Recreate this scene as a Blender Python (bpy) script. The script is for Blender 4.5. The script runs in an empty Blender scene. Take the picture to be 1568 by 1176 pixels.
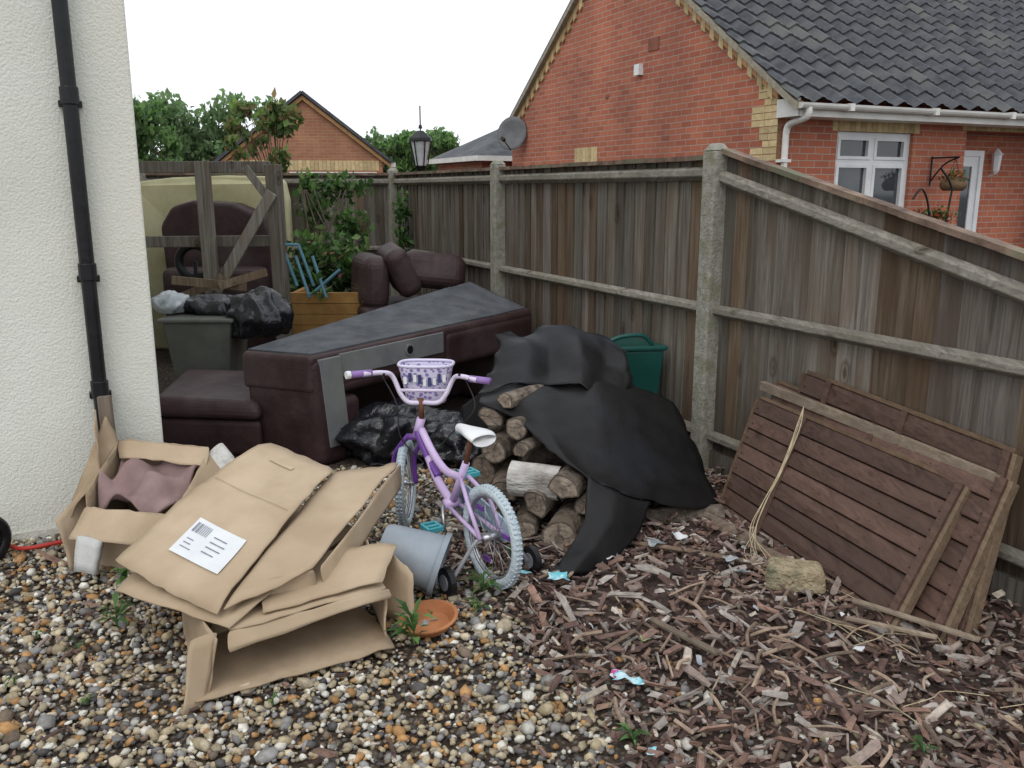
import bpy, math, random
import numpy as np
from mathutils import Vector, Matrix, noise, Euler
random.seed(7); rng=np.random.default_rng(7)
sc=bpy.context.scene
sc.view_settings.view_transform='Standard'
try: sc.view_settings.look='None'
except Exception: pass
sc.view_settings.exposure=0

# ---------------------------------------------------------------- materials
def M(name,c1,c2,scale=6,rough=.8,bump=.2,bscale=None,stretch=(1,1,1),attr=False,spec=.3,metal=0,lo=.35,hi=.65,c3=None,bdist=.02,detail=5):
    m=bpy.data.materials.new(name); m.use_nodes=True
    nt=m.node_tree; N=nt.nodes; L=nt.links
    b=N['Principled BSDF']
    tc=N.new('ShaderNodeTexCoord'); mp=N.new('ShaderNodeMapping'); mp.inputs['Scale'].default_value=stretch
    L.new(tc.outputs['Object'],mp.inputs['Vector'])
    n=N.new('ShaderNodeTexNoise'); n.inputs['Scale'].default_value=scale; n.inputs['Detail'].default_value=detail; n.inputs['Roughness'].default_value=.62
    L.new(mp.outputs[0],n.inputs['Vector'])
    r=N.new('ShaderNodeValToRGB'); r.color_ramp.elements[0].position=lo; r.color_ramp.elements[1].position=hi
    r.color_ramp.elements[0].color=(*c1,1); r.color_ramp.elements[1].color=(*c2,1)
    L.new(n.outputs['Fac'],r.inputs[0]); out=r.outputs[0]
    if c3 is not None:
        n3=N.new('ShaderNodeTexNoise'); n3.inputs['Scale'].default_value=scale*.35; n3.inputs['Detail'].default_value=4
        L.new(tc.outputs['Object'],n3.inputs['Vector'])
        r3=N.new('ShaderNodeValToRGB'); r3.color_ramp.elements[0].position=.50; r3.color_ramp.elements[1].position=.68
        L.new(n3.outputs['Fac'],r3.inputs[0])
        mx=N.new('ShaderNodeMixRGB'); mx.inputs[2].default_value=(*c3,1)
        L.new(r3.outputs[0],mx.inputs[0]); L.new(out,mx.inputs[1]); out=mx.outputs[0]
    if attr:
        a=N.new('ShaderNodeAttribute'); a.attribute_name='Col'
        mx=N.new('ShaderNodeMixRGB'); mx.blend_type='MULTIPLY'; mx.inputs[0].default_value=1
        L.new(out,mx.inputs[1]); L.new(a.outputs['Color'],mx.inputs[2]); out=mx.outputs[0]
    L.new(out,b.inputs['Base Color'])
    b.inputs['Roughness'].default_value=rough; b.inputs['Metallic'].default_value=metal
    b.inputs['Specular IOR Level'].default_value=spec
    if bump>0:
        n2=N.new('ShaderNodeTexNoise'); n2.inputs['Scale'].default_value=bscale or scale*3; n2.inputs['Detail'].default_value=4
        L.new(mp.outputs[0],n2.inputs['Vector'])
        bp=N.new('ShaderNodeBump'); bp.inputs['Strength'].default_value=bump; bp.inputs['Distance'].default_value=bdist
        L.new(n2.outputs['Fac'],bp.inputs['Height']); L.new(bp.outputs[0],b.inputs['Normal'])
    return m

def brickmat(name,c1,c2,mortar):
    m=bpy.data.materials.new(name); m.use_nodes=True
    nt=m.node_tree; N=nt.nodes; L=nt.links; b=N['Principled BSDF']
    tc=N.new('ShaderNodeTexCoord'); sp=N.new('ShaderNodeSeparateXYZ'); L.new(tc.outputs['Object'],sp.inputs[0])
    ad=N.new('ShaderNodeMath'); ad.operation='ADD'; L.new(sp.outputs[0],ad.inputs[0]); L.new(sp.outputs[1],ad.inputs[1])
    cb=N.new('ShaderNodeCombineXYZ'); L.new(ad.outputs[0],cb.inputs[0]); L.new(sp.outputs[2],cb.inputs[1])
    br=N.new('ShaderNodeTexBrick'); L.new(cb.outputs[0],br.inputs['Vector'])
    br.inputs['Scale'].default_value=1; br.inputs['Brick Width'].default_value=.225; br.inputs['Row Height'].default_value=.075
    br.inputs['Mortar Size'].default_value=.006; br.inputs['Mortar Smooth'].default_value=.2; br.inputs['Bias'].default_value=-.1
    br.inputs['Color1'].default_value=(*c1,1); br.inputs['Color2'].default_value=(*c2,1); br.inputs['Mortar'].default_value=(*mortar,1)
    n=N.new('ShaderNodeTexNoise'); n.inputs['Scale'].default_value=1.2; n.inputs['Detail'].default_value=6; L.new(tc.outputs['Object'],n.inputs['Vector'])
    r=N.new('ShaderNodeValToRGB'); r.color_ramp.elements[0].position=.3; r.color_ramp.elements[1].position=.7
    r.color_ramp.elements[0].color=(.72,.72,.75,1); r.color_ramp.elements[1].color=(1.1,1.08,1.05,1); L.new(n.outputs['Fac'],r.inputs[0])
    mx=N.new('ShaderNodeMixRGB'); mx.blend_type='MULTIPLY'; mx.inputs[0].default_value=1
    L.new(br.outputs['Color'],mx.inputs[1]); L.new(r.outputs[0],mx.inputs[2]); L.new(mx.outputs[0],b.inputs['Base Color'])
    b.inputs['Roughness'].default_value=.9
    bp=N.new('ShaderNodeBump'); bp.invert=True; bp.inputs['Strength'].default_value=.5; bp.inputs['Distance'].default_value=.01
    L.new(br.outputs['Fac'],bp.inputs['Height']); L.new(bp.outputs[0],b.inputs['Normal'])
    return m

def woodmat(name,c1,c2,c3,gs=1.0,attr=True,axis='z',rough=.85,knot=.8):
    m=bpy.data.materials.new(name); m.use_nodes=True
    nt=m.node_tree; N=nt.nodes; L=nt.links; b=N['Principled BSDF']
    tc=N.new('ShaderNodeTexCoord'); mp=N.new('ShaderNodeMapping')
    mp.inputs['Scale'].default_value={'z':(28*gs,28*gs,1.1),'x':(1.2,28*gs,28*gs),'y':(28*gs,1.2,28*gs)}[axis]
    L.new(tc.outputs['Object'],mp.inputs['Vector'])
    n=N.new('ShaderNodeTexNoise'); n.inputs['Scale'].default_value=1.3; n.inputs['Detail'].default_value=6; n.inputs['Roughness'].default_value=.72; n.inputs['Distortion'].default_value=.8
    L.new(mp.outputs[0],n.inputs['Vector'])
    r=N.new('ShaderNodeValToRGB'); e=r.color_ramp.elements; e[0].position=.34; e[0].color=(*c1,1); e[1].position=.66; e[1].color=(*c2,1)
    L.new(n.outputs['Fac'],r.inputs[0])
    mp2=N.new('ShaderNodeMapping'); mp2.inputs['Scale'].default_value=(5,5,.8) if axis=='z' else (1,2,2)
    L.new(tc.outputs['Object'],mp2.inputs['Vector'])
    n2=N.new('ShaderNodeTexNoise'); n2.inputs['Scale'].default_value=1.8; n2.inputs['Detail'].default_value=5; L.new(mp2.outputs[0],n2.inputs['Vector'])
    r2=N.new('ShaderNodeValToRGB'); r2.color_ramp.elements[0].position=.44; r2.color_ramp.elements[1].position=.64; L.new(n2.outputs['Fac'],r2.inputs[0])
    fm=N.new('ShaderNodeMath'); fm.operation='MULTIPLY'; fm.inputs[1].default_value=.8; L.new(r2.outputs[0],fm.inputs[0])
    mx=N.new('ShaderNodeMixRGB'); mx.inputs[2].default_value=(*c3,1)
    L.new(fm.outputs[0],mx.inputs[0]); L.new(r.outputs[0],mx.inputs[1]); out=mx.outputs[0]
    if knot:
        mp3=N.new('ShaderNodeMapping'); mp3.inputs['Scale'].default_value=(1.0,1.0,.45) if axis=='z' else (.6,1,1)
        L.new(tc.outputs['Object'],mp3.inputs['Vector'])
        vo=N.new('ShaderNodeTexVoronoi'); vo.inputs['Scale'].default_value=5.0; L.new(mp3.outputs[0],vo.inputs['Vector'])
        r4=N.new('ShaderNodeValToRGB'); e=r4.color_ramp.elements; e[0].position=.06; e[0].color=(.25,.2,.17,1); e[1].position=.10; e[1].color=(.85,.8,.75,1)
        q=e.new(.13); q.color=(.5,.45,.42,1); q=e.new(.19); q.color=(1,1,1,1)
        L.new(vo.outputs['Distance'],r4.inputs[0])
        k=N.new('ShaderNodeMixRGB'); k.blend_type='MULTIPLY'; k.inputs[0].default_value=knot
        L.new(out,k.inputs[1]); L.new(r4.outputs[0],k.inputs[2]); out=k.outputs[0]
    if attr:
        a=N.new('ShaderNodeAttribute'); a.attribute_name='Col'
        x=N.new('ShaderNodeMixRGB'); x.blend_type='MULTIPLY'; x.inputs[0].default_value=1
        L.new(out,x.inputs[1]); L.new(a.outputs['Color'],x.inputs[2]); out=x.outputs[0]
    L.new(out,b.inputs['Base Color']); b.inputs['Roughness'].default_value=rough; b.inputs['Specular IOR Level'].default_value=.2
    bp=N.new('ShaderNodeBump'); bp.inputs['Strength'].default_value=.35; bp.inputs['Distance'].default_value=.006
    L.new(n.outputs['Fac'],bp.inputs['Height']); L.new(bp.outputs[0],b.inputs['Normal'])
    return m

def attrmat(name,rough=.7,bump=.3,bscale=60,spec=.3,mult=1.0):
    return M(name,(.72*mult,)*3,(1.15*mult,)*3,scale=bscale*.5,rough=rough,bump=bump,bscale=bscale,attr=True,spec=spec,bdist=.004,detail=3)

# ---------------------------------------------------------------- mesh helpers
def empty(name):
    e=bpy.data.objects.new(name,None); sc.collection.objects.link(e); e.empty_display_size=.1; return e

class B:
    def __init__(s): s.v=[];s.f=[];s.c=[];s.m=[]
    def add(s,vs,fs,col=(1,1,1),mi=0):
        o=len(s.v); s.v+= [tuple(v) for v in vs]; s.c+=[col]*len(vs)
        for f in fs: s.f.append(tuple(i+o for i in f)); s.m.append(mi)
    def hexa(s,p,col=(1,1,1),mi=0):
        s.add(p,[(3,2,1,0),(4,5,6,7),(0,1,5,4),(1,2,6,5),(2,3,7,6),(3,0,4,7)],col,mi)
    def box(s,x0,x1,y0,y1,z0,z1,col=(1,1,1),mi=0):
        s.hexa([(x0,y0,z0),(x1,y0,z0),(x1,y1,z0),(x0,y1,z0),(x0,y0,z1),(x1,y0,z1),(x1,y1,z1),(x0,y1,z1)],col,mi)
    def obox(s,o,ax,ay,az,col=(1,1,1),mi=0):
        o,ax,ay,az=map(Vector,(o,ax,ay,az))
        s.hexa([o,o+ax,o+ax+ay,o+ay,o+az,o+ax+az,o+ax+ay+az,o+ay+az],col,mi)
    def tube(s,pts,r,n=10,col=(1,1,1),mi=0,closed=False,cap=True):
        pts=[Vector(p) for p in pts]; k=len(pts); rs=r if isinstance(r,(list,tuple)) else [r]*k
        o=len(s.v); prev=None
        for i,p in enumerate(pts):
            if closed: t=pts[(i+1)%k]-pts[i-1]
            else: t=pts[min(i+1,k-1)]-pts[max(i-1,0)]
            t.normalize()
            if prev is None:
                a=Vector((0,0,1)) if abs(t.z)<.9 else Vector((1,0,0)); u=t.cross(a).normalized()
            else: u=(prev-t*prev.dot(t)).normalized()
            prev=u; w=t.cross(u)
            for j in range(n):
                an=2*math.pi*j/n; s.v.append(tuple(p+(u*math.cos(an)+w*math.sin(an))*rs[i])); s.c.append(col)
        for i in range(k if closed else k-1):
            a=o+i*n; b=o+((i+1)%k)*n
            for j in range(n):
                s.f.append((a+j,a+(j+1)%n,b+(j+1)%n,b+j)); s.m.append(mi)
        if cap and not closed:
            s.f.append(tuple(o+j for j in range(n))[::-1]); s.m.append(mi)
            s.f.append(tuple(o+(k-1)*n+j for j in range(n))); s.m.append(mi)
    def make(s,name,mats,parent=None,smooth=False,bevel=0,seg=2,solid=0,sub=0):
        me=bpy.data.meshes.new(name); me.from_pydata(s.v,[],s.f)
        if not isinstance(mats,(list,tuple)): mats=[mats]
        for m in mats: me.materials.append(m)
        me.polygons.foreach_set('material_index',s.m)
        me.polygons.foreach_set('use_smooth',[smooth]*len(s.f))
        ca=me.color_attributes.new('Col','FLOAT_COLOR','POINT')
        arr=np.ones((len(s.v),4),dtype=np.float32); arr[:,:3]=np.array(s.c,dtype=np.float32).reshape(-1,3); ca.data.foreach_set('color',arr.ravel())
        me.update()
        ob=bpy.data.objects.new(name,me); sc.collection.objects.link(ob)
        if parent: ob.parent=parent
        if solid: 
            q=ob.modifiers.new('s','SOLIDIFY'); q.thickness=solid; q.offset=0
        if bevel:
            q=ob.modifiers.new('b','BEVEL'); q.width=bevel; q.segments=seg; q.limit_method='ANGLE'
        if sub:
            q=ob.modifiers.new('u','SUBSURF'); q.levels=sub; q.render_levels=sub
        return ob

def crspline(P,n=6):
    P=[Vector(p) for p in P]; out=[]
    for i in range(len(P)-1):
        p0=P[max(i-1,0)];p1=P[i];p2=P[i+1];p3=P[min(i+2,len(P)-1)]
        for k in range(n):
            t=k/n; out.append(.5*((2*p1)+(p2-p0)*t+(2*p0-5*p1+4*p2-p3)*t*t+(-p0+3*p1-3*p2+p3)*t**3))
    out.append(P[-1]); return out
def lin(P,n=6):
    P=[Vector(p) for p in P]; out=[]
    for i in range(len(P)-1):
        for k in range(n): out.append(P[i].lerp(P[i+1],k/n))
    out.append(P[-1]); return out

def nz(p,s=1.0,seed=0): return noise.noise(Vector((p[0]*s+seed*7.3,p[1]*s-seed*3.1,p[2]*s+seed*1.7)))

def patch(name,rows,mat,parent=None,nu=8,nv=8,thick=.004,crumple=0,cs=6,smooth=True,seed=0,rag=0,linear=.0):
    def interp(P,n):
        a=crspline(P,n); c=lin(P,n); return [p.lerp(q,linear) for p,q in zip(a,c)]
    cols=[interp(r,nu) for r in rows]; G=[]
    for j in range(len(cols[0])): G.append(interp([c[j] for c in cols],nv))
    W=len(G);H=len(G[0]); b=B(); vs=[]
    for i in range(W):
        for j in range(H):
            p=G[i][j].copy()
            if crumple:
                q=p.copy()
                e=0
                for k in range(4):
                    an=seed*1.7+k*1.1; t=(q.x*math.cos(an)+q.y*math.sin(an)+q.z*.6)*cs*(.8+.5*k)*.5+nz(q,2,seed+k)*1.2
                    e+=abs((t%1)-.5)*2/(1+.7*k)
                e=(e-1.2)*crumple
                p.z+=e*.8; p.y-=e*.5
                p+=Vector((nz(q,cs,seed+1),nz(q,cs,seed+2),nz(q,cs,seed+3)))*crumple*.5
            if rag and (i in(0,W-1) or j in(0,H-1)): p+=Vector((nz(p,9,5),nz(p,9,6),nz(p,9,7)))*rag
            vs.append(p)
    fs=[(i*H+j,i*H+j+1,(i+1)*H+j+1,(i+1)*H+j) for i in range(W-1) for j in range(H-1)]
    b.add(vs,fs)
    return b.make(name,mat,parent,smooth=smooth,solid=thick)

def blob(name,c,r,mat,parent=None,amp=.25,s=4,sub=4,seed=0,flat=True,ridge=False):
    import bmesh
    bm=bmesh.new(); bmesh.ops.create_icosphere(bm,subdivisions=sub,radius=1)
    for v in bm.verts:
        p=v.co.copy(); w=Vector((p.x*r[0],p.y*r[1],p.z*r[2]))
        d=nz(w,s,seed)*amp
        if ridge: 
            d+=.6*amp-abs(nz(w,s*1.3,seed+5))*amp*2.0; d-=abs(nz(Vector((w.x,w.y,w.z*.35)),s*3.2,seed+8))*amp*.7
        w*=1+d*1.6
        v.co=w+Vector(c)
        if flat and v.co.z<c[2]-r[2]*.7: v.co.z=c[2]-r[2]*.7
    me=bpy.data.meshes.new(name); bm.to_mesh(me); bm.free()
    me.materials.append(mat)
    for p in me.polygons: p.use_smooth=True
    ob=bpy.data.objects.new(name,me); sc.collection.objects.link(ob); ob.parent=parent; return ob

def ico(sub):
    import bmesh
    bm=bmesh.new(); bmesh.ops.create_icosphere(bm,subdivisions=sub,radius=1)
    v=np.array([x.co[:] for x in bm.verts],dtype=np.float32); f=np.array([[q.index for q in x.verts] for x in bm.faces],dtype=np.int32); bm.free(); return v,f

def scatter(name,bv,bf,pos,scale,eul,col,mat,smooth=True,jit=0,parent=None):
    n=len(pos); nvb=len(bv); k=bf.shape[1]
    cx,cy,cz=np.cos(eul).T; sx,sy,sz=np.sin(eul).T
    R=np.empty((n,3,3),dtype=np.float32)
    R[:,0,0]=cy*cz;R[:,0,1]=sx*sy*cz-cx*sz;R[:,0,2]=cx*sy*cz+sx*sz
    R[:,1,0]=cy*sz;R[:,1,1]=sx*sy*sz+cx*cz;R[:,1,2]=cx*sy*sz-sx*cz
    R[:,2,0]=-sy;R[:,2,1]=sx*cy;R[:,2,2]=cx*cy
    V=bv[None]*np.ones((n,1,1),dtype=np.float32)
    if jit: V=V+rng.normal(0,jit,V.shape).astype(np.float32)
    V=V*scale[:,None,:]
    V=np.einsum('nij,nkj->nki',R,V)+pos[:,None,:]
    F=(bf[None]+(np.arange(n)*nvb)[:,None,None]).reshape(-1,k)
    me=bpy.data.meshes.new(name); me.vertices.add(n*nvb); me.vertices.foreach_set('co',V.astype(np.float32).ravel())
    me.loops.add(F.size); me.loops.foreach_set('vertex_index',F.astype(np.int32).ravel())
    me.polygons.add(len(F)); me.polygons.foreach_set('loop_start',np.arange(0,F.size,k,dtype=np.int32))
    me.polygons.foreach_set('use_smooth',np.full(len(F),smooth))
    me.update(calc_edges=True)
    ca=me.color_attributes.new('Col','FLOAT_COLOR','POINT')
    C=np.ones((n,nvb,4),dtype=np.float32); C[:,:,:3]=col[:,None,:]; ca.data.foreach_set('color',C.ravel())
    me.materials.append(mat); ob=bpy.data.objects.new(name,me); sc.collection.objects.link(ob)
    if parent: ob.parent=parent
    return ob

LEAFV=np.array([(-.5,0,0),(-.1,.3,.08),(.5,0,0),(-.1,-.3,.08)],dtype=np.float32); LEAFF=np.array([(0,3,2),(0,2,1)],dtype=np.int32)
def foliage(name,clumps,n,size,cols,mat,parent=None,shell=.55):
    vol=np.array([c[1][0]*c[1][1]*c[1][2] for c in clumps]); vol=vol/vol.sum()
    cl=[clumps[i] for i in rng.choice(len(clumps),n,p=vol)]
    C=np.array([c[0] for c in cl]); R=np.array([c[1] for c in cl])
    d=rng.normal(size=(n,3)); d/=np.linalg.norm(d,axis=1)[:,None]; rad=(shell+(1.05-shell)*rng.random(n))[:,None]
    pos=C+d*R*rad+rng.normal(0,.02,(n,3))
    eul=rng.uniform(0,6.28,(n,3)); s=size*rng.uniform(.6,1.3,(n,1))*np.ones((1,3))
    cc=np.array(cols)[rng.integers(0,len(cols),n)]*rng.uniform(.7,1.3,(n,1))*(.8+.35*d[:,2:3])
    return scatter(name,LEAFV,LEAFF,pos,s,eul,cc,mat,smooth=False,parent=parent)

# ---------------------------------------------------------------- shared mats
leafm=bpy.data.materials.new('leaf_material'); leafm.use_nodes=True
_n=leafm.node_tree.nodes; _l=leafm.node_tree.links; _b=_n['Principled BSDF']; _b.inputs['Roughness'].default_value=.5
_a=_n.new('ShaderNodeAttribute'); _a.attribute_name='Col'; _l.new(_a.outputs['Color'],_b.inputs['Base Color'])
_t=_n.new('ShaderNodeBsdfTranslucent'); _mx=_n.new('ShaderNodeMixShader'); _mx.inputs[0].default_value=.45
_l.new(_a.outputs['Color'],_t.inputs['Color']); _l.new(_b.outputs[0],_mx.inputs[1]); _l.new(_t.outputs[0],_mx.inputs[2])
_l.new(_mx.outputs[0],_n['Material Output'].inputs['Surface'])
barkm=M('bark',(.06,.045,.035),(.14,.11,.085),scale=14,bump=.6,stretch=(1,1,.4))
brownleather=M('brown_leather',(.034,.016,.017),(.058,.031,.032),scale=5,rough=.52,bump=.4,bscale=11,spec=.35,c3=(.080,.054,.054),bdist=.025)
greycloth=M('grey_hessian',(.062,.066,.075),(.112,.118,.130),scale=6,rough=.9,bump=.3,bscale=90,c3=(.15,.15,.145))
greyfront=M('grey_lining',(.15,.155,.16),(.21,.213,.215),scale=5,rough=.9,bump=.2,bscale=120,c3=(.19,.195,.17))
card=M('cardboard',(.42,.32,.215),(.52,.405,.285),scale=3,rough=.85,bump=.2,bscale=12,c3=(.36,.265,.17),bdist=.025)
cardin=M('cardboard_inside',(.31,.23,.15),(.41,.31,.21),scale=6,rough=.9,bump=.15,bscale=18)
white=M('white_plastic',(.68,.69,.7),(.8,.8,.8),scale=4,rough=.4,bump=0)
blackp=M('black_plastic',(.008,.008,.009),(.016,.016,.018),scale=6,rough=.35,bump=.1)
bagm=M('bin_bag',(.008,.008,.01),(.020,.020,.026),scale=8,rough=.25,bump=.7,bscale=11,spec=.55,bdist=.04)
fencewood=woodmat('weathered_wood',(.078,.068,.057),(.235,.215,.188),(.118,.092,.070))
railwood=woodmat('rail_wood',(.14,.125,.104),(.34,.315,.27),(.18,.165,.13),axis='y')
concrete=M('concrete',(.22,.21,.175),(.36,.345,.295),scale=26,rough=.95,bump=.8,bscale=70,c3=(.215,.215,.145),bdist=.01)

# ---------------------------------------------------------------- ground
g=B(); g.add([(-300,-100,0),(300,-100,0),(300,500,0),(-300,500,0)],[(0,1,2,3)])
gm=bpy.data.materials.new('ground_gravel'); gm.use_nodes=True; N=gm.node_tree.nodes; L=gm.node_tree.links; bs=N['Principled BSDF']
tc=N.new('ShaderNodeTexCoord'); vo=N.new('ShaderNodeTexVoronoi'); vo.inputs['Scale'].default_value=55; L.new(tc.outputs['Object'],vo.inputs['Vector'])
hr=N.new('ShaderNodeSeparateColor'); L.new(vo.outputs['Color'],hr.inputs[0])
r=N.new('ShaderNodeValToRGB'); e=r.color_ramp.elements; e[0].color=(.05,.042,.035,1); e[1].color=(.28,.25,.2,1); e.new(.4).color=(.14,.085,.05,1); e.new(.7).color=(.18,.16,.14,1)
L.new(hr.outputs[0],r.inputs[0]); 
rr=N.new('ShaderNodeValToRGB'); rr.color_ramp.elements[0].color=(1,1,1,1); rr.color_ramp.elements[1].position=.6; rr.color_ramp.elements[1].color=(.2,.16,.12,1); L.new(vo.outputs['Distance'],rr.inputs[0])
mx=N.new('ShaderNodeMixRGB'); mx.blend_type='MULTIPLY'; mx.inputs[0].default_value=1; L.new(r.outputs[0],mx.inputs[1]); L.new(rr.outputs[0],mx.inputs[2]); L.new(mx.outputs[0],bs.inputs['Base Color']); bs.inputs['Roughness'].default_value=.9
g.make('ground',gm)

def chipw(x,y):
    e=x-(-.24+(3.55-y)*.463)
    if y>3.6: e=x+.45+(y-3.6)*-.1
    return e
def hump(x,y): return .03*np.clip(y-2.6,0,1)*np.clip(x+.2,0,1)*np.clip(5.0-y,0,1)
def hsvpick(n,pal,w): return np.array(pal)[rng.choice(len(pal),n,p=np.array(w)/sum(w))]*rng.uniform(.7,1.3,(n,1))
iv,if_=ico(1)
def inview(x,y): return np.abs(x)<y*.68+.2
n=46000
x=rng.uniform(-2.9,2.6,n); y=rng.uniform(1.95,5.2,n)
e=np.array([chipw(a,b) for a,b in zip(x,y)])+rng.normal(0,.13,n)+np.array([nz((a,b,0),3,2)*.35 for a,b in zip(x,y)])
keep=inview(x,y)&((e<0)|(rng.random(n)<np.where(y<2.9,.24,.09)))&~((y>4.4)&(x<-1.9))
x=x[keep];y=y[keep];n=len(x)
s=rng.lognormal(math.log(.0105),.36,n)[:,None]*np.stack([rng.uniform(.9,1.5,n),rng.uniform(.75,1.1,n),rng.uniform(.5,.8,n)],1)
pos=np.stack([x,y,s[:,2]*.6+rng.uniform(0,.012,n)],1)
eul=np.stack([rng.normal(0,.35,n),rng.normal(0,.35,n),rng.uniform(0,6.28,n)],1)
col=hsvpick(n,[(.38,.31,.20),(.24,.23,.22),(.60,.57,.50),(.38,.21,.085),(.085,.078,.075),(.44,.37,.26),(.17,.125,.09)],[.2,.18,.17,.12,.10,.15,.10])
pebm=attrmat('pebble',rough=.6,bump=.3,bscale=90)
scatter('gravel',iv,if_,pos.astype(np.float32),s.astype(np.float32),eul,col.astype(np.float32),pebm,smooth=True,jit=.08)

cv=np.array([(-1,-.8,-1),(1,-.5,-1),(.9,.6,-1),(-.8,1,-1),(-.9,-.6,1),(.85,-.7,1),(1,.5,1),(-1,.7,1)],dtype=np.float32)
cf=np.array([(3,2,1,0),(4,5,6,7),(0,1,5,4),(1,2,6,5),(2,3,7,6),(3,0,4,7)],dtype=np.int32)
chipm=attrmat('bark_chip',rough=.85,bump=.7,bscale=60,spec=.15)
PAL=[(.19,.122,.10),(.11,.068,.058),(.27,.21,.18),(.38,.335,.30),(.24,.15,.115),(.50,.43,.36),(.06,.04,.035)]
def chips(name,n,med,sg,wmax,zmax,leak,w=[.27,.2,.2,.13,.13,.04,.06],ymax=5.4,jit=.2):
    x=rng.uniform(-2.9,2.7,n); y=rng.uniform(1.95,ymax,n)
    e=np.array([chipw(a,b) for a,b in zip(x,y)])+rng.normal(0,.12,n)+np.array([nz((a,b,0),3,2)*.35 for a,b in zip(x,y)])
    keep=inview(x,y)&((e>0)|(rng.random(n)<leak))
    x=x[keep];y=y[keep];n=len(x)
    ln=rng.lognormal(math.log(med),sg,n); s=np.stack([ln,np.minimum(ln*.65,rng.uniform(.004,wmax,n)),rng.uniform(.002,.006,n)],1)
    pos=np.stack([x,y,.008+rng.uniform(0,zmax,n)+hump(x,y)],1)
    eul=np.stack([rng.normal(0,.38,n),rng.normal(0,.30,n),rng.uniform(0,6.28,n)],1)
    scatter(name,cv,cf,pos.astype(np.float32),s.astype(np.float32),eul,hsvpick(n,PAL,w).astype(np.float32),chipm,smooth=False,jit=jit)
chips('bark_chips',17000,.016,.5,.011,.03,.05,w=[.25,.25,.18,.09,.12,.03,.10])
chips('bark_pieces',6200,.032,.42,.022,.05,.012,w=[.24,.15,.2,.2,.13,.07,.05],jit=.24)
sb=B(); vs=[];W=40;H=40
for i in range(W):
    for j in range(H):
        X=-.3+3.2*i/(W-1); Y=2.0+3.6*j/(H-1)
        ed=min(max(chipw(X,Y)*2,0),1)
        vs.append((X,Y,-.02+.028*ed+float(hump(X,Y))*.9+nz((X,Y,0),4)*.006))
sb.add(vs,[(i*H+j,(i+1)*H+j,(i+1)*H+j+1,i*H+j+1) for i in range(W-1) for j in range(H-1)])
sb.make('soil',M('soil',(.035,.023,.019),(.095,.062,.05),scale=40,bump=.8,bscale=80),smooth=True)

# ---------------------------------------------------------------- rendered house wall (left)
hw=empty('rendered_house')
wd=Vector((.906,.4226,0)).normalized(); wn=Vector((.4226,-.906,0)).normalized()
c0=Vector((-1.80,4.35,0))
b=B(); a=c0-wd*6
b.obox(a,wd*6,-wn*6,Vector((0,0,5.2)))
render=M('masonry_render',(.69,.69,.61),(.78,.78,.71),scale=1.2,rough=.95,bump=.6,bscale=85,c3=(.75,.72,.62),bdist=.010)
b.make('walls',render,hw,bevel=.012)
b=B(); pc=c0-wd*.27+wn*.055
b.tube([pc+Vector((0,0,.06)),pc+Vector((0,0,5.1))],.034,16)
for z in (.75,1.32,2.12,3.2): b.tube([pc+Vector((0,0,z-.04)),pc+Vector((0,0,z+.04))],.041,16)
for z in (.70,1.27,2.07): b.obox(pc+Vector((0,0,z))-wd*.05,wd*.10,-wn*.05,Vector((0,0,.03)))
b.make('downpipe',blackp,hw,smooth=False,bevel=.004)
b=B(); b.obox(c0-wd*2.6+wn*.002+Vector((0,0,-.02)),wd*2.59,wn*.006,Vector((0,0,.07))); b.make('base_strip',M('base_render',(.45,.44,.37),(.66,.65,.58),scale=9,bump=.4,bscale=60),hw)  # darker, mottled render strip along the wall foot

# ---------------------------------------------------------------- fence
fe=empty('wooden_fence')
F=Vector((-.4226,.9063,0)); FN=Vector((-.9063,-.4226,0))
P1=Vector((1.201,5.19,0)); bay=3.07
def boards(b,p0,d,nrm,L,top,bot=.14):
    s=.05
    while s<L-.02:
        w=random.uniform(.095,.14)
        e=min(s+w,L-.02); t0=top(s);t1=top(e)
        v=random.uniform(.66,1.24); k=random.random()
        col=(v*random.uniform(.98,1.06),v,v*random.uniform(.92,1.03))
        if k<.18: col=(v*.82,v*.67,v*.54)
        if k>.90: col=(v*1.22,v*1.2,v*1.18)
        j=random.uniform(-.003,.003)
        q=[p0+d*s+nrm*(j),p0+d*(e+.012)+nrm*(j-.012),p0+d*(e+.012)-nrm*(.022),p0+d*s-nrm*.013]
        lo=[x+Vector((0,0,bot)) for x in q]
        hi=[q[0]+Vector((0,0,t0)),q[1]+Vector((0,0,t1)),q[2]+Vector((0,0,t1)),q[3]+Vector((0,0,t0))]
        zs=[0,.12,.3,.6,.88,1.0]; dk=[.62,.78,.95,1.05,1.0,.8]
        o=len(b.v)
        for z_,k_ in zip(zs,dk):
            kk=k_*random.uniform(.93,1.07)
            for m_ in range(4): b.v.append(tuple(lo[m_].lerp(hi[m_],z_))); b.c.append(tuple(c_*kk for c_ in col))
        for i in range(5):
            for m_ in range(4): b.f.append((o+i*4+m_,o+i*4+(m_+1)%4,o+(i+1)*4+(m_+1)%4,o+(i+1)*4+m_)); b.m.append(0)
        b.f.append((o+20,o+21,o+22,o+23)); b.m.append(0)
        s=e
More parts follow.
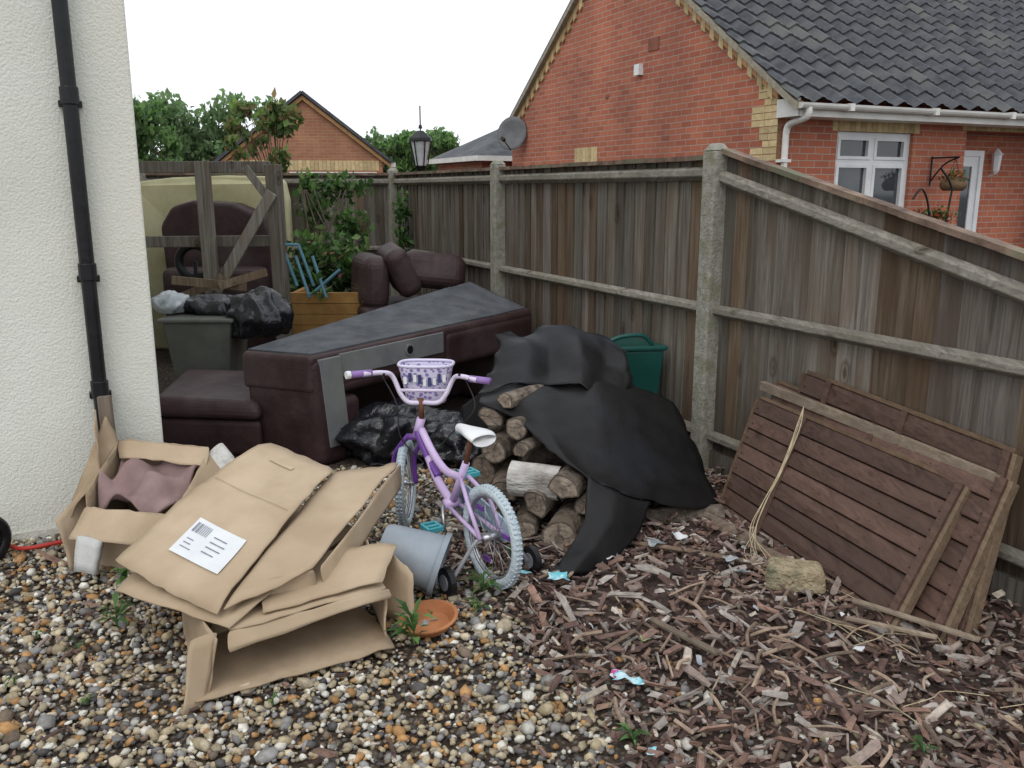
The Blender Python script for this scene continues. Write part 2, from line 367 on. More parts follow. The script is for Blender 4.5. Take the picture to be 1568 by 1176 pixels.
def rail(b,p0,d,nrm,L,zf0,zf1,h=.075,dep=.05):
    a=p0+d*.05+Vector((0,0,zf0)); e=p0+d*(L-.05)+Vector((0,0,zf1)); ax=e-a
    o=a+nrm*.004; v=[o,o+ax,o+ax+nrm*dep+Vector((0,0,h*.35)),o+nrm*dep+Vector((0,0,h*.35))]
    v+= [o+Vector((0,0,h)),o+ax+Vector((0,0,h)),o+ax+nrm*dep+Vector((0,0,h*.8)),o+nrm*dep+Vector((0,0,h*.8))]
    b.hexa(v,(random.uniform(.85,1.15),)*3)
bb=B(); rb=B(); cb=B(); gb=B()
def dobay(p0,d,nrm,L,t0,t1,raild=.03):
    top=lambda s:t0+(t1-t0)*s/L
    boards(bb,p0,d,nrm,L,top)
    rail(rb,p0,d,nrm,L,t0-raild-.09,t1-raild-.09,.085)
    rail(rb,p0,d,nrm,L,.965,.965)
    rail(rb,p0,d,nrm,L,.20,.20)
    a=p0+d*.05+Vector((0,0,t0)); e=p0+d*(L-.05)+Vector((0,0,t1))
    n=14
    for k in range(n):
        q0=a.lerp(e,k/n)+Vector((0,0,random.uniform(-.002,.003)));q1=a.lerp(e,(k+1)/n)
        cb.obox(q0-nrm*(.03+random.uniform(0,.004)),(q1-q0),nrm*.075,Vector((0,0,.028)),(random.uniform(.8,1.2),)*3)
    gb.obox(p0+d*.05-nrm*.02,d*(L-.1),nrm*.045,Vector((0,0,.15)),col=(.8,.8,.8))
dobay(P1,-F,FN,bay,1.90,1.90-.24*bay,raild=.085)
dobay(P1,F,FN,bay,1.87,1.87); dobay(P1+F*bay,F,FN,bay,1.87,1.87)
P3=P1+F*bay*2
BD=Vector((-1,-.03,0)).normalized(); BN=Vector((.03,-1,0)).normalized()
for i in range(2): dobay(P3+BD*3.0*i,BD,BN,3.0,1.87,1.87)
capwood2=M('cap_wood_strip',(.11,.07,.052),(.25,.175,.13),scale=9,bump=.3,c3=(.16,.155,.10),attr=True)
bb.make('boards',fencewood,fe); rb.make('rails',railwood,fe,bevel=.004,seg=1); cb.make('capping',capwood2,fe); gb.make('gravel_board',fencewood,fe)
pb=B()
def cpost(p,d,n,h=1.95,w=.058):
    c=Vector((p[0],p[1],0)); o=c-d*w-n*w*.9
    v=[o,o+d*2*w,o+d*2*w+n*1.9*w,o+n*1.9*w]; hi=[q+Vector((0,0,h-.04)) for q in v]
    pb.hexa(v+hi); ins=[q+(c-q)*.45 for q in v]; ins=[Vector((q.x,q.y,h)) for q in ins]
    pb.add(hi+ins,[(0,1,5,4),(1,2,6,5),(2,3,7,6),(3,0,4,7),(4,5,6,7)])
for k in (-1,0,1,2): cpost(P1+F*bay*k+FN*.03,F,FN,1.96 if k!=-1 else 1.4)
cpost(P3+BD*3,BD,BN); pb.make('concrete_posts',concrete,fe,bevel=.012)

# ---------------------------------------------------------------- timber gate frame (left, behind)
gf=empty('wooden_gate'); b=B()
def bar(b,p,q,w,t,col=(1,1,1)):
    p=Vector(p);q=Vector(q);d=(q-p); u=d.normalized().cross(Vector((0,-1,0))).normalized(); n=Vector((0,-1,0))
    b.obox(p-u*w/2,d,u*w,n*t,col)
y=8.0
bar(b,(-2.72,y,0),(-2.74,y,1.95),.13,.06,(1.2,1.18,1.15)); bar(b,(-2.09,y,0),(-2.11,y,1.92),.14,.07,(1.0,.98,.96))
bar(b,(-3.4,y+.05,1.90),(-2.15,y+.05,1.90),.10,.04); bar(b,(-3.4,y+.05,1.24),(-2.15,y+.05,1.25),.10,.04)
bar(b,(-2.12,y-.07,1.68),(-2.68,y-.07,.8),.10,.03,(1.5,1.5,1.5)); bar(b,(-2.35,y-.075,1.90),(-2.15,y-.075,1.62),.07,.02,(1.1,1.1,1.1))
b.make('frame',fencewood,gf,bevel=.005,seg=1)

foam=M('foam',(.42,.39,.22),(.58,.54,.35),scale=2,bump=.2,bscale=15,rough=.9)
fm_=B(); vs=[]; nn=14
ol=[(-4.3,.0),(-4.3,1.5),(-4.2,1.68),(-4.0,1.78),(-3.6,1.83),(-3.0,1.85),(-2.5,1.84),(-2.36,1.80),(-2.32,1.6),(-2.32,.0)]
def fy(x): return 9.38+.12*math.sin((x+4.3)*2.2)
k=len(ol); fm_.add([(x,fy(x),z) for x,z in ol]+[(x,fy(x)+.15,z) for x,z in ol],[tuple(range(k)),tuple(range(2*k-1,k-1,-1))]+[(i,i+k,(i+1)%k+k,(i+1)%k) for i in range(k)])
fm_.make('foam_mattress',foam,None,bevel=.04,seg=4)
ss=empty('upended_sofa')
b=B()
outl=[(-3.5,.1),(-3.55,1.35),(-3.42,1.54),(-3.2,1.60),(-2.8,1.57),(-2.5,1.44),(-2.42,1.25),(-2.4,.1)]
vs=[(x,8.95,z) for x,z in outl]+[(x,9.3,z) for x,z in outl]; k=len(outl)
b.add(vs,[tuple(range(k)),tuple(range(2*k-1,k-1,-1))]+[(i,i+k,(i+1)%k+k,(i+1)%k) for i in range(k)])
b.make('back',brownleather,ss,bevel=.05,seg=4)
b=B(); b.box(-3.45,-2.45,8.6,8.94,.05,.95); b.make('seat',brownleather,ss,bevel=.08,seg=4)

# ---------------------------------------------------------------- overturned sofa
so=empty('overturned_sofa')
D0=Vector((-1.22,5.18,0)); SA=Vector((.581,.814,0)); SB=Vector((-.814,.581,0)); LS=2.4; WS=.66
def ztop(a,bq):
    u=a/LS; v=bq/WS; return .72*(1-u)*(1-v)+.74*u*(1-v)+.68*(1-u)*v+.95*u*v
def S(a,bq,z): p=D0+SA*a+SB*bq; return Vector((p.x,p.y,z))
def sbox(bd,a0,a1,b0,b1,z0,z1,sh=0):
    def zz(a,q,z): return z if not isinstance(z,tuple) else ztop(a,q)+z[0]
    c=[(a0,b0),(a1,b0),(a1,b1),(a0,b1)]
    bd.hexa([S(a+sh,q,zz(a,q,z0)) for a,q in c]+[S(a,q,zz(a,q,z1)) for a,q in c])
def slab(bd,a0,a1,b0,b1,o0,o1,na=14,nb=7,wr=.0):
    o=len(bd.v); W=nb+1
    for top in (0,1):
        for i in range(na+1):
            for j in range(nb+1):
                a=a0+(a1-a0)*i/na; q=b0+(b1-b0)*j/nb
                e=min(i,na-i,j,nb-j)
                z=ztop(a,q)+(o1 if top else o0)+(wr*nz((a,q,0),5,3) if top and e>0 else 0)
                bd.v.append(tuple(S(a,q,z))); bd.c.append((1,1,1))
    T=(na+1)*W
    for i in range(na):
        for j in range(nb):
            p=o+i*W+j; bd.f.append((p,p+1,p+W+1,p+W)); bd.m.append(0); p+=T; bd.f.append((p,p+W,p+W+1,p+1)); bd.m.append(0)
    for i in range(na):
        p=o+i*W; bd.f.append((p,p+W,p+W+T,p+T)); bd.m.append(0); p=o+i*W+nb; bd.f.append((p+W,p,p+T,p+W+T)); bd.m.append(0)
    for j in range(nb):
        p=o+j; bd.f.append((p+1,p,p+T,p+1+T)); bd.m.append(0); p=o+na*W+j; bd.f.append((p,p+1,p+1+T,p+T)); bd.m.append(0)
b=B(); slab(b,0,LS,0,WS,-.24,0); b.make('base',brownleather,so,bevel=.035,seg=4)
b=B(); slab(b,.04,LS-.30,.035,WS-.03,-.01,.010,wr=.014); b.make('underside_cloth',greycloth,so,smooth=False)
b=B(); slab(b,LS-.298,LS-.05,.05,WS-.04,-.01,.006,3,4); b.make('underside_edge',greycloth,so,bevel=.002,seg=1)
b=B(); sbox(b,.24,1.25,-.006,.05,(-.17,),(-.022,)); sbox(b,.06,.235,-.020,.03,.12,(-.03,),sh=.06); b.make('grey_front_cloth',greyfront,so,bevel=.005)
b=B(); c=S(.88,-.009,.635); b.tube([c,c+SB*-.006],.042,24); b.make('castor_plate',M('castor_grey',(.20,.20,.21),(.26,.26,.27),rough=.5,bump=0),so)
b=B(); c=S(.88,-.016,.635); b.tube([c,c+SB*-.004],.028,24); b.make('castor_hole',blackp,so)
b=B(); sbox(b,-.005,.25,-.014,WS*.98,.0,(-.02,),sh=.05); sbox(b,.24,.42,-.01,WS*.85,.0,.42); sbox(b,2.02,2.38,0,WS,.02,(-.2,)); b.make('arms',brownleather,so,bevel=.06,seg=5)
b=B(); sbox(b,.3,2.1,.46,WS-.03,.03,(-.19,)); b.make('backrest',brownleather,so,bevel=.05,seg=4)
b=B(); sbox(b,1.27,2.39,-.014,.2,.44,(-.03,)); sbox(b,.26,1.3,.0,.2,.44,(-.18,)); b.make('front_rail',brownleather,so,bevel=.05,seg=5)
blob('bin_bag',(-.72,5.5,.15),(.42,.3,.2),bagm,amp=.16,s=5,seed=2,ridge=True,sub=5)
blob('bin_bag',(-.25,5.35,.12),(.3,.25,.16),bagm,amp=.16,s=6,seed=5,ridge=True,sub=5)

ot=empty('leather_footstool'); b=B(); b.hexa([Vector(p) for p in [(-2.35,5.55,.0),(-1.62,5.45,.0),(-1.70,6.25,.0),(-2.4,6.3,.0),(-2.35,5.55,.24),(-1.62,5.45,.24),(-1.70,6.25,.24),(-2.4,6.3,.24)]]); b.make('base',brownleather,ot,bevel=.03,seg=3)
b=B(); b.hexa([Vector(p) for p in [(-2.36,5.52,.245),(-1.60,5.42,.245),(-1.69,6.27,.245),(-2.4,6.32,.245),(-2.36,5.54,.38),(-1.62,5.45,.37),(-1.70,6.25,.42),(-2.4,6.3,.43)]]); b.make('cushion',brownleather,ot,bevel=.06,seg=5)

ac=empty('leather_armchair')
def ocush(name,c,sz,rot,mat,par,bev=.07):
    b=B(); x,y,z=sz; b.box(-x/2,x/2,-y/2,y/2,-z/2,z/2); o=b.make(name,mat,par,bevel=bev,seg=5,smooth=False); o.location=c; o.rotation_euler=rot; return o
ocush('seat',(-1.0,8.35,.5),(1.0,.8,.35),(0,0,.3),brownleather,ac)
ocush('arm',(-1.33,8.2,.87),(.26,.7,.5),(0,.05,.35),brownleather,ac,.11)
ocush('back_cushion',(-1.05,8.15,.98),(.22,.5,.46),(.1,-.45,.3),brownleather,ac,.08)
ocush('backrest',(-.75,8.35,.95),(.62,.24,.34),(-.35,.12,.2),brownleather,ac,.11)
ocush('base',(-1.0,8.35,.18),(1.0,.8,.34),(0,0,.3),brownleather,ac)

# ---------------------------------------------------------------- bins and bags behind
bx=empty('grey_storage_box'); b=B()
b.hexa([Vector(p) for p in [(-2.62,6.75,.0),(-2.25,6.75,.0),(-2.25,7.15,.0),(-2.62,7.15,0),(-2.70,6.68,.70),(-2.17,6.68,.70),(-2.17,7.2,.70),(-2.70,7.2,.70)]])
b.box(-2.73,-2.14,6.65,7.23,.70,.735)
b.make('body',M('grey_green_plastic',(.10,.105,.09),(.145,.15,.13),scale=4,rough=.5,bump=.05),bx,bevel=.015)
blob('bin_bag',(-2.0,6.85,.72),(.25,.22,.21),bagm,amp=.13,s=5,seed=9,ridge=True,sub=5)
blob('bin_bag',(-2.38,7.0,.78),(.24,.18,.10),bagm,amp=.13,s=5,seed=14,ridge=True,sub=5)
clearbag=M('clear_bag',(.25,.29,.31),(.55,.58,.6),scale=12,rough=.3,bump=.6,bscale=14,bdist=.03)
blob('clear_plastic_bag',(-2.72,6.95,.82),(.14,.14,.10),clearbag,amp=.16,s=6,seed=19,ridge=True,sub=5)
pl=empty('wooden_planter'); b=B(); 
for k in range(4): b.box(-2.05,-1.25,8.05,8.1,.38+k*.10,.475+k*.10,(random.uniform(.85,1.15),)*3)
b.box(-2.05,-2.0,8.1,8.6,.0,.77); b.box(-1.3,-1.25,8.1,8.6,.0,.77); b.box(-2.0,-1.3,8.1,8.6,.0,.7)
b.make('boards',M('orange_wood',(.26,.13,.04),(.38,.22,.07),scale=5,bump=.2,attr=True),pl)
teal=M('teal_plastic',(.05,.30,.36),(.09,.42,.47),scale=4,rough=.35,bump=0)
fr=empty('folding_chair_frame'); b=B()
for x0 in (-1.95,-1.80): 
    b.tube([(x0,7.95,.85),(x0-.12,7.95,1.22)],.014); b.tube([(x0+.12,7.9,.75),(x0,7.95,1.12)],.014)
b.tube([(-2.07,7.95,1.22),(-1.92,7.95,1.22)],.014); b.tube([(-1.85,7.92,.75),(-1.55,7.92,1.0)],.014)
b.make('tubes',M('faded_blue',(.08,.2,.27),(.13,.28,.34),rough=.5,bump=0),fr)
b=B()
for p,q in [((-3.1,7.6,.7),(-2.5,7.7,.95)),((-2.9,7.5,.95),(-2.3,7.6,.88)),((-2.5,7.5,.9),(-2.15,7.7,1.0))]: bar(b,p,q,.07,.03,(1.2,1,.8))
b.make('loose_planks',fencewood)
b=B(); c=Vector((-2.95,8.2,1.05)); b.tube([c+Vector((math.cos(t)*.15,0,math.sin(t)*.15)) for t in [i*.2618 for i in range(24)]],.04,10,closed=True); b.tube([c,c+Vector((0,.0,-1.0))],.02); b.make('old_wheel',blackp,smooth=True)

gx=empty('green_recycling_box'); b=B()
ga=Vector((.62,5.45,0)); gd=Vector((.34,.05,0)); ge=Vector((-.14,.30,0))
def quadz(o,a,c,z,ex): m=o+a*.5+c*.5; return [m+(q-m)*ex+Vector((0,0,z)) for q in (o,o+a,o+a+c,o+c)]
b.hexa(quadz(ga,gd,ge,.30,.9)+quadz(ga,gd,ge,.70,1.06)); b.hexa(quadz(ga,gd,ge,.70,1.15)+quadz(ga,gd,ge,.735,1.15)); 
b.hexa(quadz(ga,gd,ge,.0,.8)+quadz(ga,gd,ge,.30,.88))
grn=M('dark_green_plastic',(.008,.062,.052),(.014,.085,.072),scale=4,rough=.35,bump=.05)
b.make('body',grn,gx,bevel=.012)
b=B(); b.tube(crspline([ga+Vector((-.05,0,.73)),ga+gd*.15+Vector((0,0,.79)),ga+gd*.6+Vector((0,0,.80)),ga+gd*.8+Vector((0,0,.74))]),.014); b.make('handle',grn,gx,smooth=True)

# ---------------------------------------------------------------- log pile
lp=empty('log_pile')
logbark=M('log_bark',(.060,.046,.038),(.22,.185,.15),scale=18,bump=.9,bscale=26,c3=(.11,.085,.063),bdist=.025,attr=True)
logend=M('log_end',(.20,.155,.115),(.34,.275,.215),scale=30,bump=.5,bscale=60,c3=(.16,.13,.105),attr=True)
birch=M('birch_bark',(.42,.39,.36),(.62,.60,.56),scale=10,bump=.6,stretch=(1,1,3),c3=(.12,.09,.07))
def log(p,d,L,r,mats,split=False,seed=0,ro=None):
    p=Vector(p); d=Vector(d).normalized(); u=d.cross(Vector((0,0,1))).normalized(); w=d.cross(u)
    if ro is None: ro=random.uniform(-.6,.6)
    u,w=u*math.cos(ro)+w*math.sin(ro),w*math.cos(ro)-u*math.sin(ro)
    n=28; m=8; vs=[]
    def prof(an,i):
        rr=r*(1+.14*nz((math.cos(an)*1.3,math.sin(an)*1.3,i*.05),1,seed)+.05*nz((math.cos(an)*5,math.sin(an)*5,i*.35),1,seed+1))
        q=Vector((math.cos(an),math.sin(an)))*rr
        if split: q.y=max(q.y,-r*.2+.45*abs(q.x)-.25*r)
        return q
    for i in range(m+1):
        c=p+d*(L*i/m)
        for j in range(n):
            q=prof(2*math.pi*j/n,i); vs.append(c+u*q.x-w*q.y)
    b=B(); v=random.uniform(.75,1.25)
    b.add(vs,[(i*n+j,i*n+(j+1)%n,(i+1)*n+(j+1)%n,(i+1)*n+j) for i in range(m) for j in range(n)],(v,v*.97,v*.94),mi=0)
    for base,cc,sg in((0,p,-1),(m*n,p+d*L,1)):
        ring=[vs[base+j] for j in range(n)]; ce=sum(ring,Vector())/n
        v2=random.uniform(.8,1.3)
        lev=[1,.9,.86,.6,.57,.3,.27]; cl=[.35,.4,1.0,1.05,.8,1.0,.7]
        o=len(b.v)
        for f_,c_ in zip(lev,cl):
            for j in range(n):
                ck=.45 if (j*7+seed)%11==0 and f_<.87 else 1
                b.v.append(tuple(ce+(ring[j]-ce)*f_+d*sg*.001*(1-f_))); b.c.append((c_*v2*ck,)*3)
        for i in range(6):
            for j in range(n): b.f.append((o+i*n+j,o+i*n+(j+1)%n,o+(i+1)*n+(j+1)%n,o+(i+1)*n+j)); b.m.append(1)
        b.f.append(tuple(o+6*n+j for j in range(n))); b.m.append(1)
    return b.make('log',mats,lp,smooth=False)
bk=[logbark,logend]
log((-.04,4.48,.60),(.6,.8,.0),.4,.055,bk,seed=31,split=True,ro=.3)
log((-.12,4.55,.49),(.35,.95,0),.4,.075,bk,seed=1,split=True)
log((.02,4.38,.49),(.5,.85,0),.4,.06,bk,seed=22)
log((-.10,4.42,.36),(.45,.9,.0),.45,.07,bk,seed=2)
log((.05,4.26,.40),(.6,.8,.03),.4,.055,bk,seed=3,split=True)
log((.00,4.22,.28),(.93,-.35,.0),.26,.085,[birch,logend],seed=4,ro=0)
log((.24,3.99,.285),(.35,.93,.0),.4,.080,bk,seed=5,split=True,ro=.2)
log((.36,4.00,.19),(.35,.93,.0),.4,.065,bk,seed=6,split=True,ro=-.4)
log((.10,4.06,.185),(.3,.9,0),.45,.075,bk,seed=7,split=True,ro=.9)
log((-.05,4.25,.18),(.1,.95,0),.45,.07,bk,seed=8,split=True)
log((.22,3.89,.085),(.3,.95,0),.42,.09,bk,seed=9)
log((.06,4.00,.07),(.15,.95,0),.42,.065,bk,seed=21,split=True)
log((.40,3.96,.08),(.4,.9,0),.42,.08,bk,seed=10,split=True)
log((-.12,4.30,.06),(.1,.95,0),.42,.065,bk,seed=23)
log((-.16,4.50,.22),(.4,.9,0),.5,.08,bk,seed=13)
log((-.18,4.62,.08),(.6,.8,0),.6,.08,bk,seed=14); log((-.14,4.66,.34),(.6,.8,0),.5,.07,bk,seed=24)
log((-.05,4.85,.38),(.9,.2,0),.6,.11,bk,seed=15); log((.05,4.55,.30),(.9,.2,0),.5,.10,bk,seed=25)
log((.5,4.75,.25),(.9,.2,0),.40,.13,bk,seed=16); log((.1,4.95,.56),(.9,.1,0),.45,.09,bk,seed=17); log((.35,4.65,.38),(.9,.1,0),.35,.10,bk,seed=18)
log((.60,4.26,.045),(.95,.12,0),.5,.05,bk,seed=20,split=True); log((.45,4.50,.13),(.9,.2,0),.45,.09,bk,seed=12)

rf=empty('roofing_felt')
felt=M('bitumen_felt',(.0065,.006,.0062),(.012,.0112,.0115),scale=7,rough=.5,bump=.2,bscale=40,c3=(.017,.018,.022),spec=.28,bdist=.008)  # bluish patches: dust and sheen put into the felt colour
patch('lower_sheet',[
 [(-.14,4.80,.62),(.06,4.86,.69),(.26,4.88,.67),(.46,4.88,.69),(.68,4.88,.62),(.93,4.88,.50)],
 [(-.17,4.58,.575),(.04,4.54,.62),(.26,4.53,.585),(.46,4.52,.58),(.68,4.56,.51),(.98,4.68,.38)],
 [(.05,4.39,.53),(.16,4.32,.515),(.30,4.25,.455),(.46,4.23,.41),(.72,4.34,.32),(1.03,4.52,.24)],
 [(.18,4.14,.44),(.27,4.06,.42),(.38,4.02,.34),(.56,4.02,.26),(.82,4.15,.145),(1.11,4.38,.07)]],felt,rf,nu=7,nv=12,thick=.005,crumple=.010,cs=4,seed=3,rag=.02,linear=.6)
patch('upper_sheet',[
 [(-.09,5.08,.88),(.06,5.16,.84),(.22,5.2,.92),(.40,5.2,.89),(.56,5.18,.83),(.69,5.10,.77)],
 [(-.07,4.97,.79),(.08,5.0,.84),(.22,5.0,.78),(.40,5.02,.84),(.54,5.0,.73),(.66,4.97,.73)],
 [(-.12,4.84,.69),(.08,4.82,.74),(.22,4.86,.69),(.38,4.84,.76),(.52,4.86,.69),(.67,4.88,.66)],
 [(-.19,4.68,.60),(.06,4.68,.67),(.20,4.71,.64),(.38,4.67,.655),(.50,4.72,.60),(.64,4.74,.575)]],felt,rf,nu=8,nv=10,thick=.005,crumple=.012,cs=5,seed=8,rag=.035,linear=.5)
patch('hanging_strip',[
 [(.37,4.03,.36),(.50,4.01,.28),(.68,4.07,.20)],
 [(.34,3.86,.20),(.46,3.85,.195),(.61,3.92,.12)],
 [(.25,3.71,.09),(.36,3.70,.12),(.50,3.77,.06)],
 [(.11,3.54,.02),(.26,3.56,.06),(.34,3.62,.03)]],felt,rf,nu=9,nv=8,thick=.005,crumple=.008,cs=5,seed=12,rag=.012,linear=.5)
patch('torn_flap',[[(-.30,5.0,.45),(-.12,4.85,.62)],[(-.26,4.9,.25),(-.12,4.75,.42)]],felt,rf,nu=8,nv=8,crumple=.012,rag=.02)

# ---------------------------------------------------------------- kid's bicycle
bike=empty('childs_bicycle')
BH=Vector((-.536,.844,0)).normalized(); BL=Vector((-BH.y,BH.x,0)); BO=Vector((-.095,3.56,.0))
def K(x,y,z): p=BO+BH*x+BL*y+Vector((.03*z,0,0)); return Vector((p.x,p.y,z+.005))
lil=M('lilac_paint',(.52,.38,.62),(.62,.48,.72),scale=3,rough=.25,bump=0,spec=.5)
pur=M('purple_paint',(.13,.045,.27),(.18,.06,.34),scale=3,rough=.3,bump=0,spec=.5)
tyre=M('pale_tyre',(.42,.50,.55),(.54,.61,.65),scale=30,rough=.8,bump=.5,bscale=60)
chrome=M('bike_metal',(.35,.35,.37),(.5,.5,.52),scale=6,rough=.3,bump=0,metal=.8)
rust=M('rusty_metal',(.12,.045,.025),(.2,.08,.045),scale=30,rough=.7,bump=.2)
def wheel(name,c,h,R=.228,tr=.024,m=tyre):
    c=Vector(c);h=Vector(h).normalized();z=Vector((0,0,1)); ax=h.cross(z).normalized()
    ring=lambda r,o=0:[c+ax*o+(h*math.cos(t)+z*math.sin(t))*r for t in [2*math.pi*i/48 for i in range(48)]]
    b=B(); b.tube(ring(R-tr),tr,12,closed=True)
    for i in range(64):
        t=2*math.pi*i/64
        for sgn in(-1,1):
            dr=(h*math.cos(t)+z*math.sin(t)); tg=(-h*math.sin(t)+z*math.cos(t))
            b.obox(c+dr*(R-.006)+ax*(sgn*.009-.006)-tg*.004,tg*.009,ax*.012,dr*.007)
    b.make(name+'_tyre',m,bike,smooth=True)
    b=B(); b.tube(ring(R-tr*2+.002,.006),.007,8,closed=True); b.tube(ring(R-tr*2+.002,-.006),.007,8,closed=True)
    b.tube([c-ax*.045,c+ax*.045],.016,12); 
    for i in range(20):
        t=2*math.pi*i/20; s=1 if i%2 else -1
        b.tube([c+ax*s*.022+(h*math.cos(t+.5*s)+z*math.sin(t+.5*s))*.015,c+(h*math.cos(t)+z*math.sin(t))*(R-2*tr)],.0016,5)
    b.make(name+'_rim_spokes',chrome,bike,smooth=True)
FH=Vector((.04,1,0)).normalized(); FL=Vector((-FH.y,FH.x,0))
ra=K(0,0,.228); fa=K(.85,0,.228)
wheel('rear',ra,BH); wheel('front',fa,FH)
st_t=K(.715,0,.60)+Vector((.015,0,0)); st_b=K(.735,0,.50)
b=B()
for s in(-1,1): b.tube(crspline([st_b+FL*s*.045,fa+FL*s*.05-FH*.03+Vector((0,0,.15)),fa+FL*s*.05]),.013,10)
b.tube([st_b-FL*.05,st_b+FL*.05],.016); b.tube(crspline([K(.725,0,.53),K(.62,0,.44),K(.50,0,.36)]),.019,12)
b.make('fork',pur,bike,smooth=True)
b=B()
b.tube(crspline([K(.60,0,.43),K(.50,0,.34),K(.36,0,.27)]),.021,12)
b.tube([K(.36,0,.27),K(.235,0,.50)],.018,12); b.tube(crspline([K(.68,0,.55),K(.55,0,.46),K(.42,0,.41),K(.27,0,.42)]),.019,12)
for s in(-1,1):
    b.tube([K(.33,s*.03,.265),K(0,s*.055,.228)],.010); b.tube([K(.25,s*.02,.43),K(.12,s*.055,.36),K(0,s*.058,.228)],.010)
b.tube([K(.36,-.04,.27),K(.36,.04,.27)],.026,14)
b.tube([st_b,st_t],.022,12)
b.make('frame',lil,bike,smooth=True)
b=B(); b.tube([st_t,st_t+Vector((0,0,.10))],.014); b.tube([K(.235,0,.50),K(.20,0,.62)],.012); b.make('stem_seatpost',rust,bike,smooth=True)
hc=st_t+Vector((.012,0,.08))
def Hb(x,y,z): return hc+FH*x+FL*y+Vector((0,0,z))
b=B()
b.tube(crspline([Hb(0,0,0),Hb(0,.07,.0),Hb(.0,.11,.04),Hb(-.0,.15,.13),Hb(-.04,.19,.155),Hb(-.10,.27,.16)]),.012); b.tube(crspline([Hb(0,0,0),Hb(0,-.07,.0),Hb(0,-.11,.04),Hb(0,-.15,.12),Hb(-.04,-.19,.14),Hb(-.10,-.27,.135)]),.012)
b.tube([Hb(0,-.125,.06),Hb(0,.125,.06)],.008)
b.make('handlebar',M('pale_lilac',(.62,.54,.70),(.72,.64,.78),rough=.3,bump=0),bike,smooth=True)
b=B()
for s,zz in((1,.16),(-1,.135)): b.tube([Hb(-.07,s*.235,zz),Hb(-.12,s*.335,zz)],.017,12)
b.make('grips',M('purple_rubber',(.25,.14,.38),(.32,.2,.45),rough=.5,bump=0),bike,smooth=True)
b=B(); b.tube([Hb(-.118,.330,.16),Hb(-.13,.346,.16)],.019); b.make('grip_end',white,bike)
b=B()
for s in(-1,1): b.tube(crspline([Hb(-.05,s*.18,.15),Hb(.0,s*.23,.13),Hb(-.03,s*.29,.125)]),.006)
b.tube(crspline([Hb(0,-.2,.13),Hb(-.1,-.26,.0),Hb(-.12,-.15,-.12),K(.55,0,.46)]),.0035,6); b.tube(crspline([Hb(0,.2,.13),Hb(-.06,.12,.0),Hb(-.1,.10,-.15),K(.6,.02,.40)]),.0035,6)
b.make('cables',blackp,bike,smooth=True)
bk_=B(); bkp=B()
def bring(z,w,dp):
    pts=[]
    for i in range(28):
        t=2*math.pi*i/28; cx=math.copysign(abs(math.cos(t))**.6,math.cos(t)); cy=math.copysign(abs(math.sin(t))**.6,math.sin(t))
        pts.append(Hb(.12+cy*dp,cx*w,z))
    return pts
r0=bring(-.02,.095,.065); r1=bring(.17,.135,.09)
bk_.tube(r1,.008,8,closed=True)
vs=[];H=10
for j in range(H+1): vs+=[r0[i].lerp(r1[i],j/H) for i in range(28)]
bkp.add(vs,[(j*28+i,j*28+(i+1)%28,(j+1)*28+(i+1)%28,(j+1)*28+i) for j in range(H) for i in range(28) ]); bkp.add(r0,[tuple(range(28))])
bmat=bpy.data.materials.new('basket_flower_plastic'); bmat.use_nodes=True; N=bmat.node_tree.nodes; L=bmat.node_tree.links
tc=N.new('ShaderNodeTexCoord'); v=N.new('ShaderNodeTexVoronoi'); v.inputs['Scale'].default_value=48; L.new(tc.outputs['Object'],v.inputs['Vector'])
rr=N.new('ShaderNodeValToRGB'); rr.color_ramp.interpolation='CONSTANT'; e=rr.color_ramp.elements; e[0].color=(.26,.19,.46,1); e[1].position=.45; e[1].color=(.66,.62,.76,1); L.new(v.outputs['Distance'],rr.inputs[0]); L.new(rr.outputs[0],N['Principled BSDF'].inputs['Base Color'])
bkp.make('basket',bmat,bike,smooth=True,solid=.004); bk_.make('basket_rim',M('basket_lilac',(.6,.55,.72),(.7,.66,.8),rough=.4,bump=0),bike,smooth=True)
b=B()
for i in range(9): b.obox(Hb(.028,.10-.024*i,.085+.012*math.sin(i)),FL*-.016,FH*-.004,Vector((0,0,.035+.01*(i%2))),mi=i%2)
b.make('basket_badge',[white,M('navy',(.03,.04,.12),(.05,.06,.16),rough=.4,bump=0)],bike)
def saddle():
    b=B(); n=14; vs=[]; sec=[(-.11,.06,.0),(-.09,.072,.012),(-.04,.068,.015),(.02,.042,.010),(.08,.026,.008),(.12,.02,.003),(.13,.012,-.004)]
    for (x,w,z) in sec:
        for j in range(n):
            t=2*math.pi*j/n; vs.append(K(.19+x,math.cos(t)*w,.645+z+math.sin(t)*(.020 if math.sin(t)>0 else .032)))
    m=len(sec); b.add(vs,[(i*n+j,i*n+(j+1)%n,(i+1)*n+(j+1)%n,(i+1)*n+j) for i in range(m-1) for j in range(n)]+[tuple(range(n)),tuple(range((m-1)*n,m*n))])
    for k,f in enumerate(b.f):
        z=sum(b.v[i][2] for i in f)/len(f)
        if z<.645: b.m[k]=1
    b.make('saddle',[white,M('saddle_teal',(.12,.35,.38),(.18,.42,.46),rough=.5,bump=0)],bike,smooth=True,sub=1)
saddle()
b=B()
b.tube([K(.36,.05,.27),K(.30,.07,.16)],.009); b.tube([K(.36,-.05,.27),K(.42,-.07,.38)],.009)
b.tube([K(.36+math.cos(t)*.06,-.045,.27+math.sin(t)*.06) for t in [i*.26 for i in range(24)]],.006,closed=True); b.make('cranks',chrome,bike,smooth=True)
b=B()
